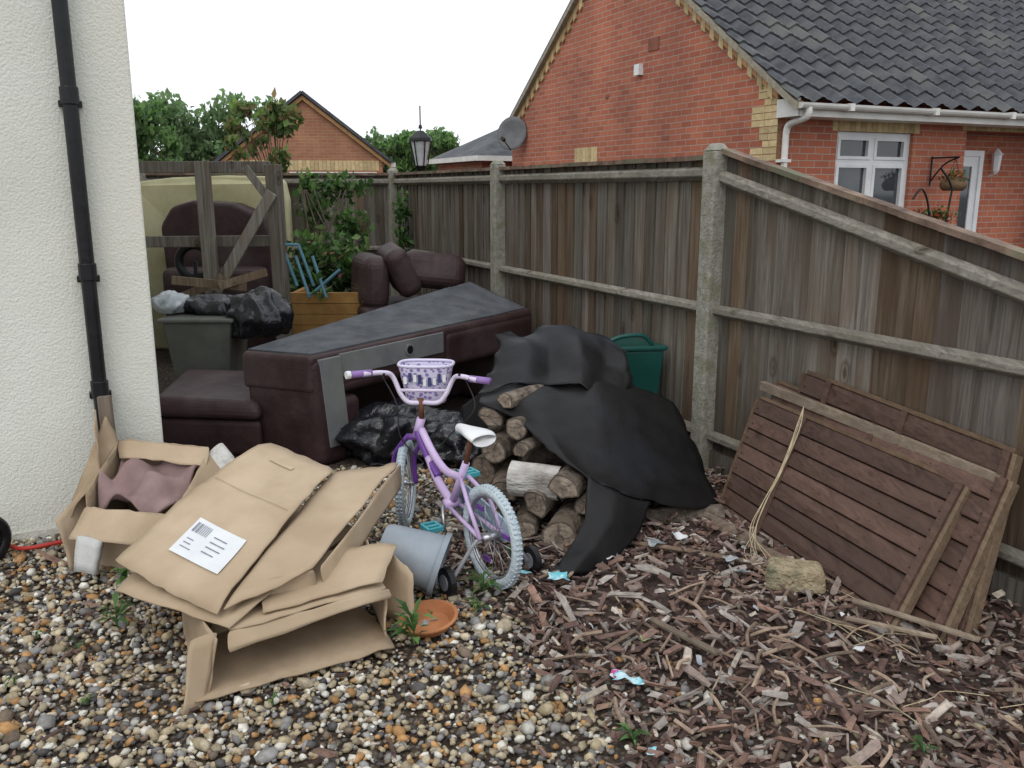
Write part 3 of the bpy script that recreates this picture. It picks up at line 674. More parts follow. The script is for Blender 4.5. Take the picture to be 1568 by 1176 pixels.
for (x,y,z) in((.32,.125,.19),(.42,-.12,.38)):
    c=K(x,y,z); 
    b.obox(c-BH*.045-BL*.04-Vector((0,0,.012)),BH*.09,BL*.012,Vector((0,0,.024))); b.obox(c-BH*.045+BL*.028-Vector((0,0,.012)),BH*.09,BL*.012,Vector((0,0,.024)))
    b.obox(c-BH*.045-BL*.028-Vector((0,0,.012)),BH*.012,BL*.056,Vector((0,0,.024))); b.obox(c+BH*.033-BL*.028-Vector((0,0,.012)),BH*.012,BL*.056,Vector((0,0,.024))); b.obox(c-BH*.008-BL*.028-Vector((0,0,.01)),BH*.016,BL*.056,Vector((0,0,.02)))
b.make('pedals',teal,bike,bevel=.003)
b=B(); o=[(.45,.27),(.42,.34),(.34,.35),(.0,.29),(-.05,.25),(-.03,.20),(.02,.19),(.34,.20),(.42,.21)]
b.add([K(x,-.062,z) for x,z in o]+[K(x,-.072,z) for x,z in o],[tuple(range(9)),tuple(range(17,8,-1))]+[(i,(i+1)%9,(i+1)%9+9,i+9) for i in range(9)])
b.make('chain_guard',M('guard_blue',(.30,.42,.50),(.38,.50,.58),rough=.4,bump=0),bike)
b=B(); w=B()
for s in(-1,1):
    b.tube([K(0,s*.07,.228),K(-.0,s*.10,.20),K(.0,s*.19,.075)],.009)
    c=K(0,s*.215,.07); w.tube([c-BL*.016,c-BL*.013,c+BL*.013,c+BL*.016],[.052,.064,.064,.052],24)
    b.tube([c-BL*.02,c+BL*.02],.035,20)
b.make('stabiliser_arms',M('grey_steel',(.2,.2,.22),(.3,.3,.32),rough=.4,bump=0),bike); w.make('stabiliser_wheels',blackp,bike)
b=B(); 
for ang in (.8,2.9,5.0): b.obox(ra+BH*math.cos(ang)*.13+Vector((0,0,math.sin(ang)*.13))-BL*.006-BH*.02,BH*.05,BL*.012,Vector((0,0,.02)))
b.make('reflectors',pur,bike)

# ---------------------------------------------------------------- grey bucket
bu=empty('plastic_bucket'); b=B()
d=Vector((.93,-.10,-.30)).normalized(); o=Vector((-.56,3.52,.215)); u=d.cross(Vector((0,0,1))).normalized(); w=u.cross(d)
prof=[(0,.001),(0,.088),(.02,.098),(.25,.125),(.252,.14),(.275,.14),(.275,.122),(.05,.088),(.05,.001)]
n=32; vs=[]
for (t,r) in prof:
    for j in range(n):
        a=2*math.pi*j/n; vs.append(o+d*t+(u*math.cos(a)+w*math.sin(a))*r)
b.add(vs,[(i*n+j,i*n+(j+1)%n,(i+1)*n+(j+1)%n,(i+1)*n+j) for i in range(len(prof)-1) for j in range(n)])
b.make('body',M('blue_grey_plastic',(.25,.29,.33),(.33,.37,.41),scale=5,rough=.45,bump=.05,c3=(.22,.24,.26)),bu,smooth=True)
for ob in bu.children: 
    q=ob.modifiers.new('e','EDGE_SPLIT'); q.split_angle=math.radians(40)
te=empty('terracotta_saucer'); b=B(); c=Vector((-.325,3.17,.0)); tilt=Euler((.10,-.08,0)).to_matrix()
prof=[(0,.005),(.085,.005),(.112,.045),(.119,.045),(.119,.05),(.105,.05),(.080,.016),(0,.016)]; vs=[]
for (r,z) in prof:
    for j in range(n):
        a=2*math.pi*j/n; vs.append(c+tilt@Vector((math.cos(a)*max(r,.001),math.sin(a)*max(r,.001),z+.015)))
b.add(vs,[(i*n+j,i*n+(j+1)%n,(i+1)*n+(j+1)%n,(i+1)*n+j) for i in range(len(prof)-1) for j in range(n)])
b.make('dish',M('terracotta',(.36,.14,.055),(.48,.20,.085),scale=8,rough=.75,bump=.15,c3=(.25,.09,.04)),te,smooth=True)
for ob in te.children:
    q=ob.modifiers.new('e','EDGE_SPLIT'); q.split_angle=math.radians(40)

# ---------------------------------------------------------------- cardboard
cbx=empty('flattened_cardboard_boxes')
def sheet(name,P,mat,par,bend=0,thick=.006,n=10,seed=0,cr=.006,dent=None):
    a,b_,c,d_=[Vector(p) for p in P]; bd=B(); vs=[]
    nm=(b_-a).cross(d_-a).normalized()
    for i in range(n+1):
        for j in range(n+1):
            u=i/n;v=j/n; p=a*(1-u)*(1-v)+b_*u*(1-v)+c*u*v+d_*(1-u)*v
            p=p+nm*(bend*4*(v*(1-v))+bend*.6*math.sin(u*5+seed)*.3)+nm*nz(p,4,seed)*cr*2
            if i in(0,n) or j in(0,n): p=p+Vector((nz(p,14,seed),nz(p,14,seed+1),nz(p,14,seed+2)))*.010
            if (i in(0,n)) and (j in(0,n)): p=p.lerp((a+b_+c+d_)/4,.014)-Vector((0,0,.004))
            vs.append(p)
    m=n+1; bd.add(vs,[(i*m+j,(i+1)*m+j,(i+1)*m+j+1,i*m+j+1) for i in range(n) for j in range(n)])
    return bd.make(name,mat,par,smooth=True,solid=thick)
TS=[(-1.53,3.14,.30),(-1.02,2.77,.27),(-.79,3.71,.49),(-1.16,3.98,.54)]
sheet('top_sheet',TS,card,cbx,bend=.028,seed=1,n=16)
sheet('second_sheet',[(-1.005,2.79,.275),(-.74,3.02,.33),(-.525,3.92,.45),(-.80,3.78,.46)],card,cbx,bend=.012,seed=2,n=14)
sheet('fold_side',[(-.715,3.05,.325),(-.525,3.92,.45),(-.52,3.90,.34),(-.69,3.03,.21)],card,cbx,bend=.0,seed=3,n=8)
sheet('curled_flap',[(-.74,3.02,.33),(-.72,3.03,.21),(-.90,2.93,.21),(-.93,2.95,.30)],cardin,cbx,seed=4,n=6)
sheet('under_sheet',[(-1.50,3.04,.235),(-.96,2.73,.240),(-.66,3.5,.30),(-1.2,3.9,.33)],card,cbx,bend=.01,seed=5)
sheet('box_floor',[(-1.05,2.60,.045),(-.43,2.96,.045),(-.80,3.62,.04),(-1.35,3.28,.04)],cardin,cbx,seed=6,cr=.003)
sheet('box_roof',[(-.97,2.74,.225),(-.47,3.06,.235),(-.80,3.62,.25),(-1.35,3.28,.24)],card,cbx,seed=7,bend=-.006)
sheet('box_roof_flap',[(-.97,2.74,.225),(-.47,3.06,.235),(-.455,3.05,.205),(-.96,2.70,.175)],card,cbx,seed=8,n=6)
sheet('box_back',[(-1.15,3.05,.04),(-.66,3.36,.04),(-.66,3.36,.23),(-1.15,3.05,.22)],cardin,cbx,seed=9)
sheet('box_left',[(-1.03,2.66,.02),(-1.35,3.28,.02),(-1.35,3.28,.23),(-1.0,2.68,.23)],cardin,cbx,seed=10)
sheet('left_flap',[(-1.08,2.56,.01),(-1.03,2.63,.01),(-1.0,2.71,.24),(-1.07,2.66,.24)],card,cbx,seed=11,n=6)
sheet('box_right',[(-.47,3.02,.02),(-.62,3.45,.02),(-.62,3.45,.28),(-.48,3.06,.225)],card,cbx,seed=12)
sheet('right_flap',[(-.55,3.28,.02),(-.375,3.15,.02),(-.385,3.18,.24),(-.55,3.34,.31)],card,cbx,seed=13,n=6)
sheet('mid_layer',[(-.88,2.84,.245),(-.49,3.07,.255),(-.46,3.30,.31),(-1.0,3.2,.29)],card,cbx,seed=14)
def onA(u,v,off): 
    a,b_,c,d_=[Vector(p) for p in TS]
    nm=(b_-a).cross(d_-a).normalized(); p=a*(1-u)*(1-v)+b_*u*(1-v)+c*u*v+d_*(1-u)*v
    p=p+nm*(.028*4*(v*(1-v))+.028*.6*math.sin(u*5+1)*.3)
    return p+nm*nz(p,4,1)*.012+nm*off
def surfpatch(name,u0,u1,v0,v1,off,mat,n=6):
    b=B(); vs=[onA(u0+(u1-u0)*i/n,v0+(v1-v0)*j/n,off) for i in range(n+1) for j in range(n+1)]
    b.add(vs,[(i*(n+1)+j,(i+1)*(n+1)+j,(i+1)*(n+1)+j+1,i*(n+1)+j+1) for i in range(n) for j in range(n)]); return b.make(name,mat,cbx,smooth=True)
paper=M('paper_label',(.66,.68,.70),(.75,.76,.77),rough=.6,bump=.05)
surfpatch('shipping_label',.32,.82,.15,.36,.009,paper)
ink=M('ink',(.12,.13,.18),(.22,.23,.28),scale=40,rough=.7,bump=0)
for k in range(9): surfpatch('label_barcode',.35+k*.018,.35+k*.018+random.choice([.005,.010]),.28,.335,.0115,ink,2)
for k in range(4): surfpatch('label_text',.56,.56+random.uniform(.06,.16),.21+k*.03,.215+k*.03,.0115,ink,2)
for k in range(3): surfpatch('label_text',.37,.37+random.uniform(.06,.12),.19+k*.024,.194+k*.024,.0115,ink,2)
tape=M('brown_tape',(.42,.32,.20),(.50,.39,.26),rough=.35,bump=0); surfpatch('tape',.32,.62,.86,.885,.0085,tape)
crease=M('card_crease',(.32,.235,.15),(.38,.285,.19),rough=.9,bump=0)
surfpatch('crease',.05,.95,.60,.603,.0072,crease,10)

ob_=empty('open_cardboard_box')
bl=Vector((-1.93,3.75,0)); br=Vector((-1.47,3.62,0)); bk1=Vector((-1.90,4.08,0)); bk2=Vector((-1.45,4.02,0))
Z=lambda p,z: Vector((p.x,p.y,z))
sheet('front',[Z(bl,0),Z(br,0),Z(br,.30),Z(bl,.30)],card,ob_,seed=1); sheet('right',[Z(br,0),Z(bk2,0),Z(bk2,.48),Z(br,.32)],card,ob_,seed=2)
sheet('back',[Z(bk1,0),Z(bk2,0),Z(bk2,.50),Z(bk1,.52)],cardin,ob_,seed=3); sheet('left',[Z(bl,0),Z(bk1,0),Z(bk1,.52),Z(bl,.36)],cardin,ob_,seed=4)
sheet('back_flap',[Z(bk1,.52),Z(bk2,.50),Z(bk2+Vector((.02,-.10,0)),.44),Z(bk1+Vector((.02,-.08,0)),.46)],card,ob_,seed=5)
sheet('left_flap',[Z(bl,.36),Z(bk1,.50),Z(bk1+Vector((-.07,.02,0)),.64),Z(bl+Vector((-.14,.0,0)),.14)],cardin,ob_,seed=6)
sheet('standing_flap',[(-1.99,4.04,.05),(-1.90,3.86,.05),(-1.93,3.90,.60),(-2.0,4.07,.68)],cardin,ob_,seed=7)
sheet('front_flap',[Z(bl,.30),Z(br,.30),Z(br+Vector((-.02,-.10,0)),.20),Z(bl+Vector((-.04,-.10,0)),.18)],card,ob_,seed=8)
sheet('left_low_flap',[(-1.98,3.66,.03),(-1.92,3.82,.03),(-1.95,3.90,.38),(-2.05,3.70,.26)],card,ob_,seed=9)
sheet('right_flap',[Z(br,.34),Z(bk2,.48),Z(bk2+Vector((.11,-.02,0)),.40),Z(br+Vector((.11,-.04,0)),.26)],cardin,ob_,seed=10)
pink=M('mauve_cloth',(.22,.145,.138),(.31,.215,.205),scale=5,rough=.95,bump=.3,bscale=12,bdist=.02)
patch('cushion_filling',[
 [(-1.88,4.03,.44),(-1.76,4.05,.35),(-1.62,4.05,.47),(-1.47,4.00,.38)],
 [(-1.90,3.92,.31),(-1.78,3.93,.45),(-1.63,3.93,.36),(-1.48,3.90,.43)],
 [(-1.90,3.84,.44),(-1.76,3.83,.31),(-1.66,3.82,.43),(-1.49,3.80,.29)],
 [(-1.90,3.77,.24),(-1.78,3.74,.38),(-1.64,3.71,.27),(-1.50,3.68,.35)]],pink,ob_,nu=9,nv=9,thick=.015,crumple=.03,cs=7,seed=4)
sheet('newspaper',[(-1.50,3.95,.44),(-1.40,3.80,.36),(-1.30,3.98,.42),(-1.40,4.06,.52)],M('newspaper',(.42,.41,.38),(.60,.59,.55),scale=30,rough=.8,bump=.1),ob_,seed=11,cr=.03)
sheet('styrofoam_offcut',[(-1.93,3.60,.06),(-1.82,3.56,.06),(-1.80,3.60,.20),(-1.92,3.64,.21)],M('polystyrene',(.5,.5,.48),(.62,.62,.6),bump=.2,bscale=80),ob_,thick=.03,n=4,seed=12)
b=B(); b.obox((-1.99,4.10,0),(.05,.02,0),(0,.03,0),(-.02,.02,.72)); b.make('wooden_batten',woodmat('offcut',(.12,.09,.07),(.25,.2,.16),(.2,.16,.12),attr=False))

# ---------------------------------------------------------------- brown shed panels
brownp=woodmat('brown_painted_wood',(.054,.030,.023),(.118,.070,.053),(.090,.054,.042),attr=True,axis='y',rough=.6,knot=.5)
edge=woodmat('panel_edge_wood',(.18,.14,.10),(.33,.265,.20),(.16,.12,.095),attr=True,axis='y',knot=0)
def shedpanel(BLc,BRc,TRc,TLc,n=8,batt=(.28,),name='shed_panel'):
    e=empty(name); BLc,BRc,TRc,TLc=map(Vector,(BLc,BRc,TRc,TLc))
    up=((TLc-BLc)+(TRc-BRc))/2; al=((BRc-BLc)+(TRc-TLc))/2; nm=al.cross(up).normalized()
    if nm.dot(Vector((-1,-1,.5)))<0: nm=-nm
    b=B()
    for k in range(n):
        l0=BLc.lerp(TLc,k/n);l1=BLc.lerp(TLc,(k+.94)/n);r0=BRc.lerp(TRc,k/n);r1=BRc.lerp(TRc,(k+.94)/n)
        v=random.uniform(.75,1.35); j=random.uniform(0,.004)
        b.hexa([l0-nm*.008,r0-nm*.008,r0+nm*(.014+j),l0+nm*.014,l1-nm*.008,r1-nm*.008,r1+nm*.003,l1+nm*(.003+j)],(v,v,v))
        l2=BLc.lerp(TLc,(k+1)/n);r2=BRc.lerp(TRc,(k+1)/n)
        b.hexa([l1-nm*.008,r1-nm*.008,r1-nm*.001,l1-nm*.001,l2-nm*.008,r2-nm*.008,r2-nm*.001,l2-nm*.001],(.45,.45,.45))
    b.make('boards',brownp,e,bevel=.002,seg=1)
    b=B(); sd=al.normalized()
    for t in batt:
        p=BLc.lerp(BRc,t);q=TLc.lerp(TRc,t); b.obox(p-sd*.02+nm*.008,sd*.035,q-p,nm*.012,(1,1,1))
    b.make('batten',brownp,e,bevel=.002)
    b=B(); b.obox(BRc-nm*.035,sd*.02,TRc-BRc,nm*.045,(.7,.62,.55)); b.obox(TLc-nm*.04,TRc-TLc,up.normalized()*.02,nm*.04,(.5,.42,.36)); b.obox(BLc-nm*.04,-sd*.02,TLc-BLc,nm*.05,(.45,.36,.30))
    b.make('edge_frame',edge,e,bevel=.002)
    b=B(); b.obox(BRc-nm*.006-sd*.036,sd*.035,TRc-BRc,nm*.03,(1.1,1.1,1.1)); b.make('edge_batten',brownp,e,bevel=.002)
    b=B()
    for k in range(n):
        for t in (.02,.27,.5,.75,.965):
            c=BLc.lerp(BRc,t).lerp(TLc.lerp(TRc,t),(k+.35)/n)+nm*.010; b.tube([c,c+nm*.006],.004,6)
    b.make('nails',M('nail_rust',(.03,.02,.015),(.06,.035,.025),bump=0),e)
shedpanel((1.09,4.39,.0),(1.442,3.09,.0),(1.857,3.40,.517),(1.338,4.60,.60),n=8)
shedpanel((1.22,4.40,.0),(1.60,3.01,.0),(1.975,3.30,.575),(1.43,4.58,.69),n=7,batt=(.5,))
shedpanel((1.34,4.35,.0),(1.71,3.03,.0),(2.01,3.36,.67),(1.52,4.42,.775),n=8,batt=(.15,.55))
b=B(); b.obox((1.34,4.62,.645),(.60,-1.30,-.10),(.03,.01,0),(.0,.0,.045)); b.make('wooden_batten',edge)
tw=B()
straw=M('twine',(.42,.34,.21),(.54,.46,.31),scale=20,rough=.9,bump=0)
for k in range(6):
    j=lambda s=.012: random.uniform(-s,s)
    tw.tube(crspline([(1.47,4.28,.635),(1.40+j(),4.14,.55),(1.29+j(),4.0,.39),(1.19+j(),3.92,.25),(1.12+j(.03),3.82,.15+j()),(1.12+j(.06),3.68,.07),(1.22+j(.12),3.5+j(.1),.05)],5),.0017,5)
for k in range(10):
    x0=random.uniform(1.0,1.6);y0=random.uniform(2.5,3.6); a=random.uniform(-1.5,.2)
    tw.tube(crspline([(x0,y0,.06),(x0+.1*math.cos(a),y0+.1*math.sin(a),.08),(x0+.2*math.cos(a+.3),y0+.2*math.sin(a+.3),.06),(x0+.32*math.cos(a+.1),y0+.32*math.sin(a),.065)],5),.0016,5)
tw.make('twine',straw)

b=B(); b.hexa([Vector(p) for p in [(1.07,3.42,.04),(1.31,3.36,.05),(1.33,3.50,.05),(1.10,3.55,.04),(1.075,3.425,.155),(1.30,3.37,.15),(1.32,3.49,.155),(1.11,3.54,.16)]])
o=b.make('stone_block',M('sandstone',(.30,.23,.14),(.46,.38,.25),scale=25,bump=1,bscale=50,c3=(.20,.19,.12),bdist=.03),bevel=.02,seg=3)
b=B()
def stick(p,q,r,col=(1,1,1)): 
    p=Vector(p);q=Vector(q);b.tube(crspline([p,p.lerp(q,.5)+Vector((random.uniform(-.02,.02),0,.01)),q],4),r,6,col)
stick((.52,3.95,.05),(1.14,3.62,.07),.012,(1.0,.9,.8)); stick((1.02,4.15,.05),(1.32,3.52,.06),.022,(.9,.85,.8)); stick((.95,4.4,.05),(1.20,3.9,.06),.018)
for k in range(110):
    x0=random.uniform(.1,2.1);y0=random.uniform(2.15,3.6)
    if chipw(x0,y0)<0: continue
    a=random.uniform(0,3.14);l=random.uniform(.05,.18); v=random.uniform(.6,2.0); stick((x0,y0,.05),(x0+l*math.cos(a),y0+l*math.sin(a),.06+random.uniform(-.01,.03)),random.uniform(.003,.008),(v,v*.93,v*.86))
b.make('sticks',M('stick_wood',(.15,.115,.09),(.25,.20,.16),scale=20,bump=.4,attr=True))
b=B()
for (p,q,wd_,v) in [((1.38,3.25,.09),(1.72,2.93,.09),.03,1.0),((1.30,3.12,.08),(1.56,2.93,.10),.022,1.2),((.55,3.15,.06),(.75,2.85,.08),.03,.7),((1.0,2.3,.05),(1.05,2.12,.08),.025,1.1)]:
    p=Vector(p);q=Vector(q);d=(q-p);u=d.cross(Vector((0,0,1))).normalized()*wd_; b.obox(p,d,u,Vector((0,0,.009)),(v,v,v))
b.make('wood_splinter',edge)
def litter(name,c,sz,mat,rz,seed=0):
    b=B(); n=6; vs=[]; t=random.uniform(-.3,.3)
    for i in range(n+1):
        for j in range(n+1):
            p=Vector(((i/n-.5)*sz[0]*(1+.3*nz((j,seed,0),.5)),(j/n-.5)*sz[1],0)); p.z=nz(p,30,seed)*.025; p.rotate(Euler((t,.15,rz))); vs.append(p+Vector(c))
    b.add(vs,[(i*(n+1)+j,(i+1)*(n+1)+j,(i+1)*(n+1)+j+1,i*(n+1)+j+1) for i in range(n) for j in range(n)]); b.make(name,mat,solid=.002,smooth=True)
cy=M('cyan_wrapper',(.15,.50,.58),(.5,.68,.72),scale=25,rough=.35,bump=0,lo=.45,hi=.55)
mg=M('magenta_wrapper',(.5,.05,.25),(.6,.65,.7),scale=30,rough=.35,bump=0,lo=.45,hi=.55)
litter('snack_wrapper',(.40,2.70,.07),(.10,.03),cy,-.2,1); litter('snack_wrapper',(.355,2.725,.075),(.03,.025),mg,-.4,2); litter('snack_wrapper',(.20,3.52,.07),(.09,.04),cy,.2,3); litter('snack_wrapper',(.06,3.6,.05),(.05,.04),cy,.2,7)
litter('snack_wrapper',(.42,2.33,.055),(.025,.07),cy,-.3,9)
wp=M('white_litter',(.55,.56,.57),(.72,.72,.73),scale=10,rough=.4,bump=.2)
gl=M('grey_litter',(.25,.28,.30),(.45,.47,.48),scale=10,rough=.3,bump=.3)
litter('paper_scrap',(.68,3.85,.09),(.10,.05),gl,.7,4); litter('paper_scrap',(.8,3.92,.09),(.07,.04),wp,-.5,5); litter('paper_scrap',(.98,3.66,.09),(.06,.05),gl,.3,6); litter('paper_scrap',(1.0,3.55,.08),(.06,.05),gl,.3,8)
litter('paper_scrap',(1.97,3.02,.08),(.05,.06),gl,.3,10); litter('paper_scrap',(.5,3.0,.06),(.03,.03),M('lime_scrap',(.25,.4,.12),(.35,.5,.2),bump=0),.5,12)
for k in range(18): litter('paper_scrap',(random.uniform(.3,1.3),random.uniform(2.8,4.0),.075),(random.uniform(.015,.04),random.uniform(.012,.025)),random.choice([wp,gl]),random.uniform(0,3),20+k)
b=B(); b.tube(crspline([(-2.42,3.93,.04),(-2.3,3.86,.05),(-2.15,3.92,.06),(-2.05,3.98,.07),(-1.95,3.95,.06)]),.010); b.make('red_strap',M('red',(.35,.02,.02),(.45,.04,.03),rough=.5,bump=0),smooth=True)
te2=B(); c=Vector((-2.42,3.78,.12)); te2.tube([c+Vector((math.cos(t)*.09*.35,math.cos(t)*.09*.93,math.sin(t)*.09)) for t in [i*.2618 for i in range(24)]],.032,12,closed=True); te2.tube([c+Vector((-.03,.01,0)),c+Vector((.03,-.01,0))],.05,16); te2.make('trolley_wheel',blackp,smooth=True)
b=B(); b.tube([(1.645,2.34,.0),(1.645,2.34,.10),(1.645,2.34,.11)],[.075,.09,.08],20); b.make('red_plastic_pot',bpy.data.materials['red'],smooth=False,bevel=.004)

# ---------------------------------------------------------------- weeds & plants
def weed(name,c,n,l,cols,up=.6,wid=.25):
    b=B()
    for k in range(n):
        a=random.uniform(0,6.28); L=l*random.uniform(.5,1.2); el=random.uniform(.2,1.2)*up
        d=Vector((math.cos(a)*math.cos(el),math.sin(a)*math.cos(el),math.sin(el))); s=Vector((-math.sin(a),math.cos(a),0)); z0=Vector((0,0,random.uniform(0,l*.9)*up)); o=Vector(c)+z0
        w=L*wid; v=random.uniform(.7,1.3); co=random.choice(cols); co=tuple(x*v for x in co)
        b.add([o,o+d*L*.5+s*w*.5+Vector((0,0,.01)),o+d*L-Vector((0,0,L*.2)),o+d*L*.5-s*w*.5+Vector((0,0,.01))],[(0,1,2,3)],co)
    b.tube([Vector(c),Vector(c)+Vector((0,0,l*up))],.003,5,cols[0]); return b.make(name,leafm)
G1=[(.09,.20,.05),(.13,.26,.07),(.06,.14,.035)]
weed('weed_plant',(-.37,3.02,.03),26,.12,G1,1.0,.2); weed('weed_plant',(-.12,3.45,.02),26,.11,G1,.9,.15); weed('weed_plant',(-.14,3.3,.02),14,.07,G1,.6)
weed('weed_plant',(-1.62,3.42,.02),14,.13,G1,1.0); weed('weed_plant',(-1.55,3.15,.02),12,.10,G1,.9)
weed('weed_plant',(.38,2.42,.02),12,.06,G1,.6);weed('weed_plant',(.02,3.75,.02),12,.08,G1,.8);weed('weed_plant',(1.25,2.35,.03),10,.05,G1,.6);weed('weed_plant',(.95,2.2,.03),8,.04,G1,.6)
for k in range(8): weed('weed_plant',(random.uniform(-2,.2),random.uniform(2.2,3.4),.02),6,.04,G1,.6)
G2=[(.08,.17,.045),(.12,.24,.06),(.055,.125,.035)]
rb_=empty('rose_bush')
foliage('leaves',[((-2.0,9.0,1.0),(.32,.2,.35)),((-1.70,9.1,.9),(.3,.2,.35)),((-2.1,9.5,1.5),(.22,.15,.28)),((-1.85,9.6,1.74),(.38,.15,.15)),((-2.15,9.6,1.75),(.2,.12,.14)),((-1.5,9.0,.75),(.15,.15,.2)),((-2.2,9.0,.75),(.15,.15,.2)),((-1.75,9.6,1.3),(.22,.15,.32))],1700,.095,G2+[(.17,.26,.08)],leafm,rb_,.1)
foliage('blooms',[((-1.85,8.9,1.0),(.3,.1,.3))],14,.06,[(.5,.12,.14),(.5,.2,.18)],leafm,rb_,.2)
b=B()
for k in range(7): b.tube(crspline([(-1.95+random.uniform(-.1,.1),9.2,.1),(-1.95+random.uniform(-.2,.2),9.2,.9),(-1.9+random.uniform(-.35,.35),9.4,1.7)]),.008,6)
b.make('stems',barkm,rb_)
weed('weed_plant',(-1.75,7.95,.68),16,.18,G1,1.2); weed('weed_plant',(-1.35,7.95,.68),14,.16,G1,1.2)
iv_=empty('ivy'); foliage('leaves',[((-1.25,10.2,1.45),(.1,.1,.3)),((-1.25,10.2,1.15),(.12,.1,.2))],260,.07,G2,leafm,iv_,.1)

def tree(name,base,h,clumps,n,size,cols,tr=.08,shell=.35):
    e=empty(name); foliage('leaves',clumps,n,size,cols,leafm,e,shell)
    b=B(); base=Vector(base); top=base+Vector((0,0,h))
    b.tube(crspline([base,base.lerp(top,.5)+Vector((.05,0,0)),top]),[tr*(1-.7*i/12) for i in range(13)],8)
    for c,r in clumps: b.tube(crspline([base.lerp(top,.55),(Vector(c)+base.lerp(top,.6))/2+Vector((0,0,.05)),Vector(c)],4),[tr*.45*(1-.08*i) for i in range(9)],6)
    b.make('trunk',barkm,e); return e
def rc(cx,cy,cz,rx,ry,rz,k,rs): return [((cx+random.uniform(-rx,rx),cy+random.uniform(-ry,ry),cz+random.uniform(-rz,rz)),(rs*random.uniform(.7,1.3),)*3) for _ in range(k)]
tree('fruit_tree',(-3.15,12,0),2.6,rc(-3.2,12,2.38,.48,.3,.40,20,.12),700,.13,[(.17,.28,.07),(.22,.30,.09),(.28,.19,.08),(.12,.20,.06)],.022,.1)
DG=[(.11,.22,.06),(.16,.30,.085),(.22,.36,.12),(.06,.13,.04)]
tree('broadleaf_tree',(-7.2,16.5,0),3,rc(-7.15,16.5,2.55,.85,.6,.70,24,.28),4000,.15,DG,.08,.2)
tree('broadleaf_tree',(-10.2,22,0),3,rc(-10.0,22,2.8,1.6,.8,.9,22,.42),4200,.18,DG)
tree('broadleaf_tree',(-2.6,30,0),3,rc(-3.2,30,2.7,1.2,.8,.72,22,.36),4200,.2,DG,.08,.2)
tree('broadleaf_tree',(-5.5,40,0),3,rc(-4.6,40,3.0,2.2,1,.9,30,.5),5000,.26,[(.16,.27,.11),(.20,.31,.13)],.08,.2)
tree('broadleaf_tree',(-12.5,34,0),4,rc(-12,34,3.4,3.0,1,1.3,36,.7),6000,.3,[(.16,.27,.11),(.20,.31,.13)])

# ---------------------------------------------------------------- brick bungalow (right)
brick=brickmat('red_brick',(.45,.145,.08),(.34,.098,.057),(.38,.30,.24))
yb=M('yellow_brick',(.46,.35,.17),(.58,.46,.27),scale=14,bump=.3,attr=True)
tile=M('roof_tile',(.046,.049,.056),(.090,.094,.104),scale=5,rough=.75,bump=.3,bscale=40,c3=(.115,.118,.112))
glass=M('window_glass',(.03,.035,.04),(.06,.07,.08),scale=2,rough=.05,bump=0,spec=.8)
gut=M('white_gutter',(.62,.61,.57),(.74,.73,.7),scale=4,rough=.4,bump=0)
bh=empty('brick_bungalow'); bh.location=(2.92,10,0); bh.rotation_euler=(0,0,math.radians(25))
b=B(); W0=.25; EZ=2.80; GW=6.9; PIT=.70; LX=13
def fw(x0,x1,z0,z1,y0=0,y1=W0): b.box(x0,x1,y0,y1,z0,z1)
fw(.25,.88,0,EZ); fw(.88,2.09,0,1.2); fw(.88,2.09,2.36,EZ); fw(2.09,3.0,0,EZ); fw(3.0,4.9,2.42,EZ); fw(4.9,LX,0,EZ)
b.box(3.0,4.9,.36,.6,0,2.7)
pts=[(0,0),(GW,0),(GW,EZ),(GW/2,EZ+GW/2*PIT),(0,EZ)]
b.add([(0,y,z) for y,z in pts]+[(.25,y,z) for y,z in pts],[(4,3,2,1,0),(5,6,7,8,9)]+[(i,(i+1)%5,(i+1)%5+5,i+5) for i in range(5)])
b.box(.25,LX,GW-.25,GW,0,EZ)
b.make('walls',brick,bh)
b=B(); 
for k in range(11):
    z=2.02+k*.075; w=(.44,.44,.24,.30,.30,.44)[k%6]*(1 if k<9 else 1.15)
    for q in range(2): b.box(-.006,.05,.0+q*w/2,w/2*(q+1)-.008,z,z+.067,(random.uniform(.75,1.2),)*3)
sl=math.hypot(1,PIT)
k=0; s=.0
while s<GW/2*sl-.12:
    for side in(0,1):
        y0=s/sl;y1=(s+.10)/sl
        if side: y0,y1=GW-y0,GW-y1
        zf=lambda yy: EZ+(yy if not side else GW-yy)*PIT
        dp=.19 if k%2 else .13; v=random.uniform(.75,1.2) 
        vs=[(-.03,y0,zf(y0)-dp),(-.03,y1,zf(y1)-dp),(-.03,y1,zf(y1)-.01),(-.03,y0,zf(y0)-.01)]
        b.add(vs+[(.02,p[1],p[2]) for p in vs],[(0,1,2,3),(7,6,5,4),(0,4,5,1),(1,5,6,2),(2,6,7,3),(3,7,4,0)],(v,v,v) if k%2 else (v*.9,v*.62,v*.55))
    s+=.11; k+=1
b.make('yellow_brick_trim',yb,bh)
b=B()
for k in range(16): b.box(.80+k*.0865,.80+k*.0865+.079,-.004,.04,2.36,2.575,(random.uniform(.7,1.15),)*3)
for k in range(24): b.box(2.92+k*.0865,2.92+k*.0865+.079,-.004,.04,2.42,2.635,(random.uniform(.6,1.0),)*3)
for k in range(8): b.box(-.004,.04,3.9+k*.0865,3.9+k*.0865+.079,2.12,2.335,(random.uniform(.8,1.15),)*3)
b.make('yellow_lintels',yb,bh)
b=B(); b.box(-.002,.05,3.95,4.55,1.2,2.12); b.box(-.012,.03,3.95,4.55,2.06,2.12); b.make('gable_window',white,bh)
b=B(); b.box(-.008,.0,4.0,4.5,1.3,2.04); b.make('gable_window_glass',glass,bh)
b=B(); x0,x1,z0,z1=.88,2.09,1.2,2.36
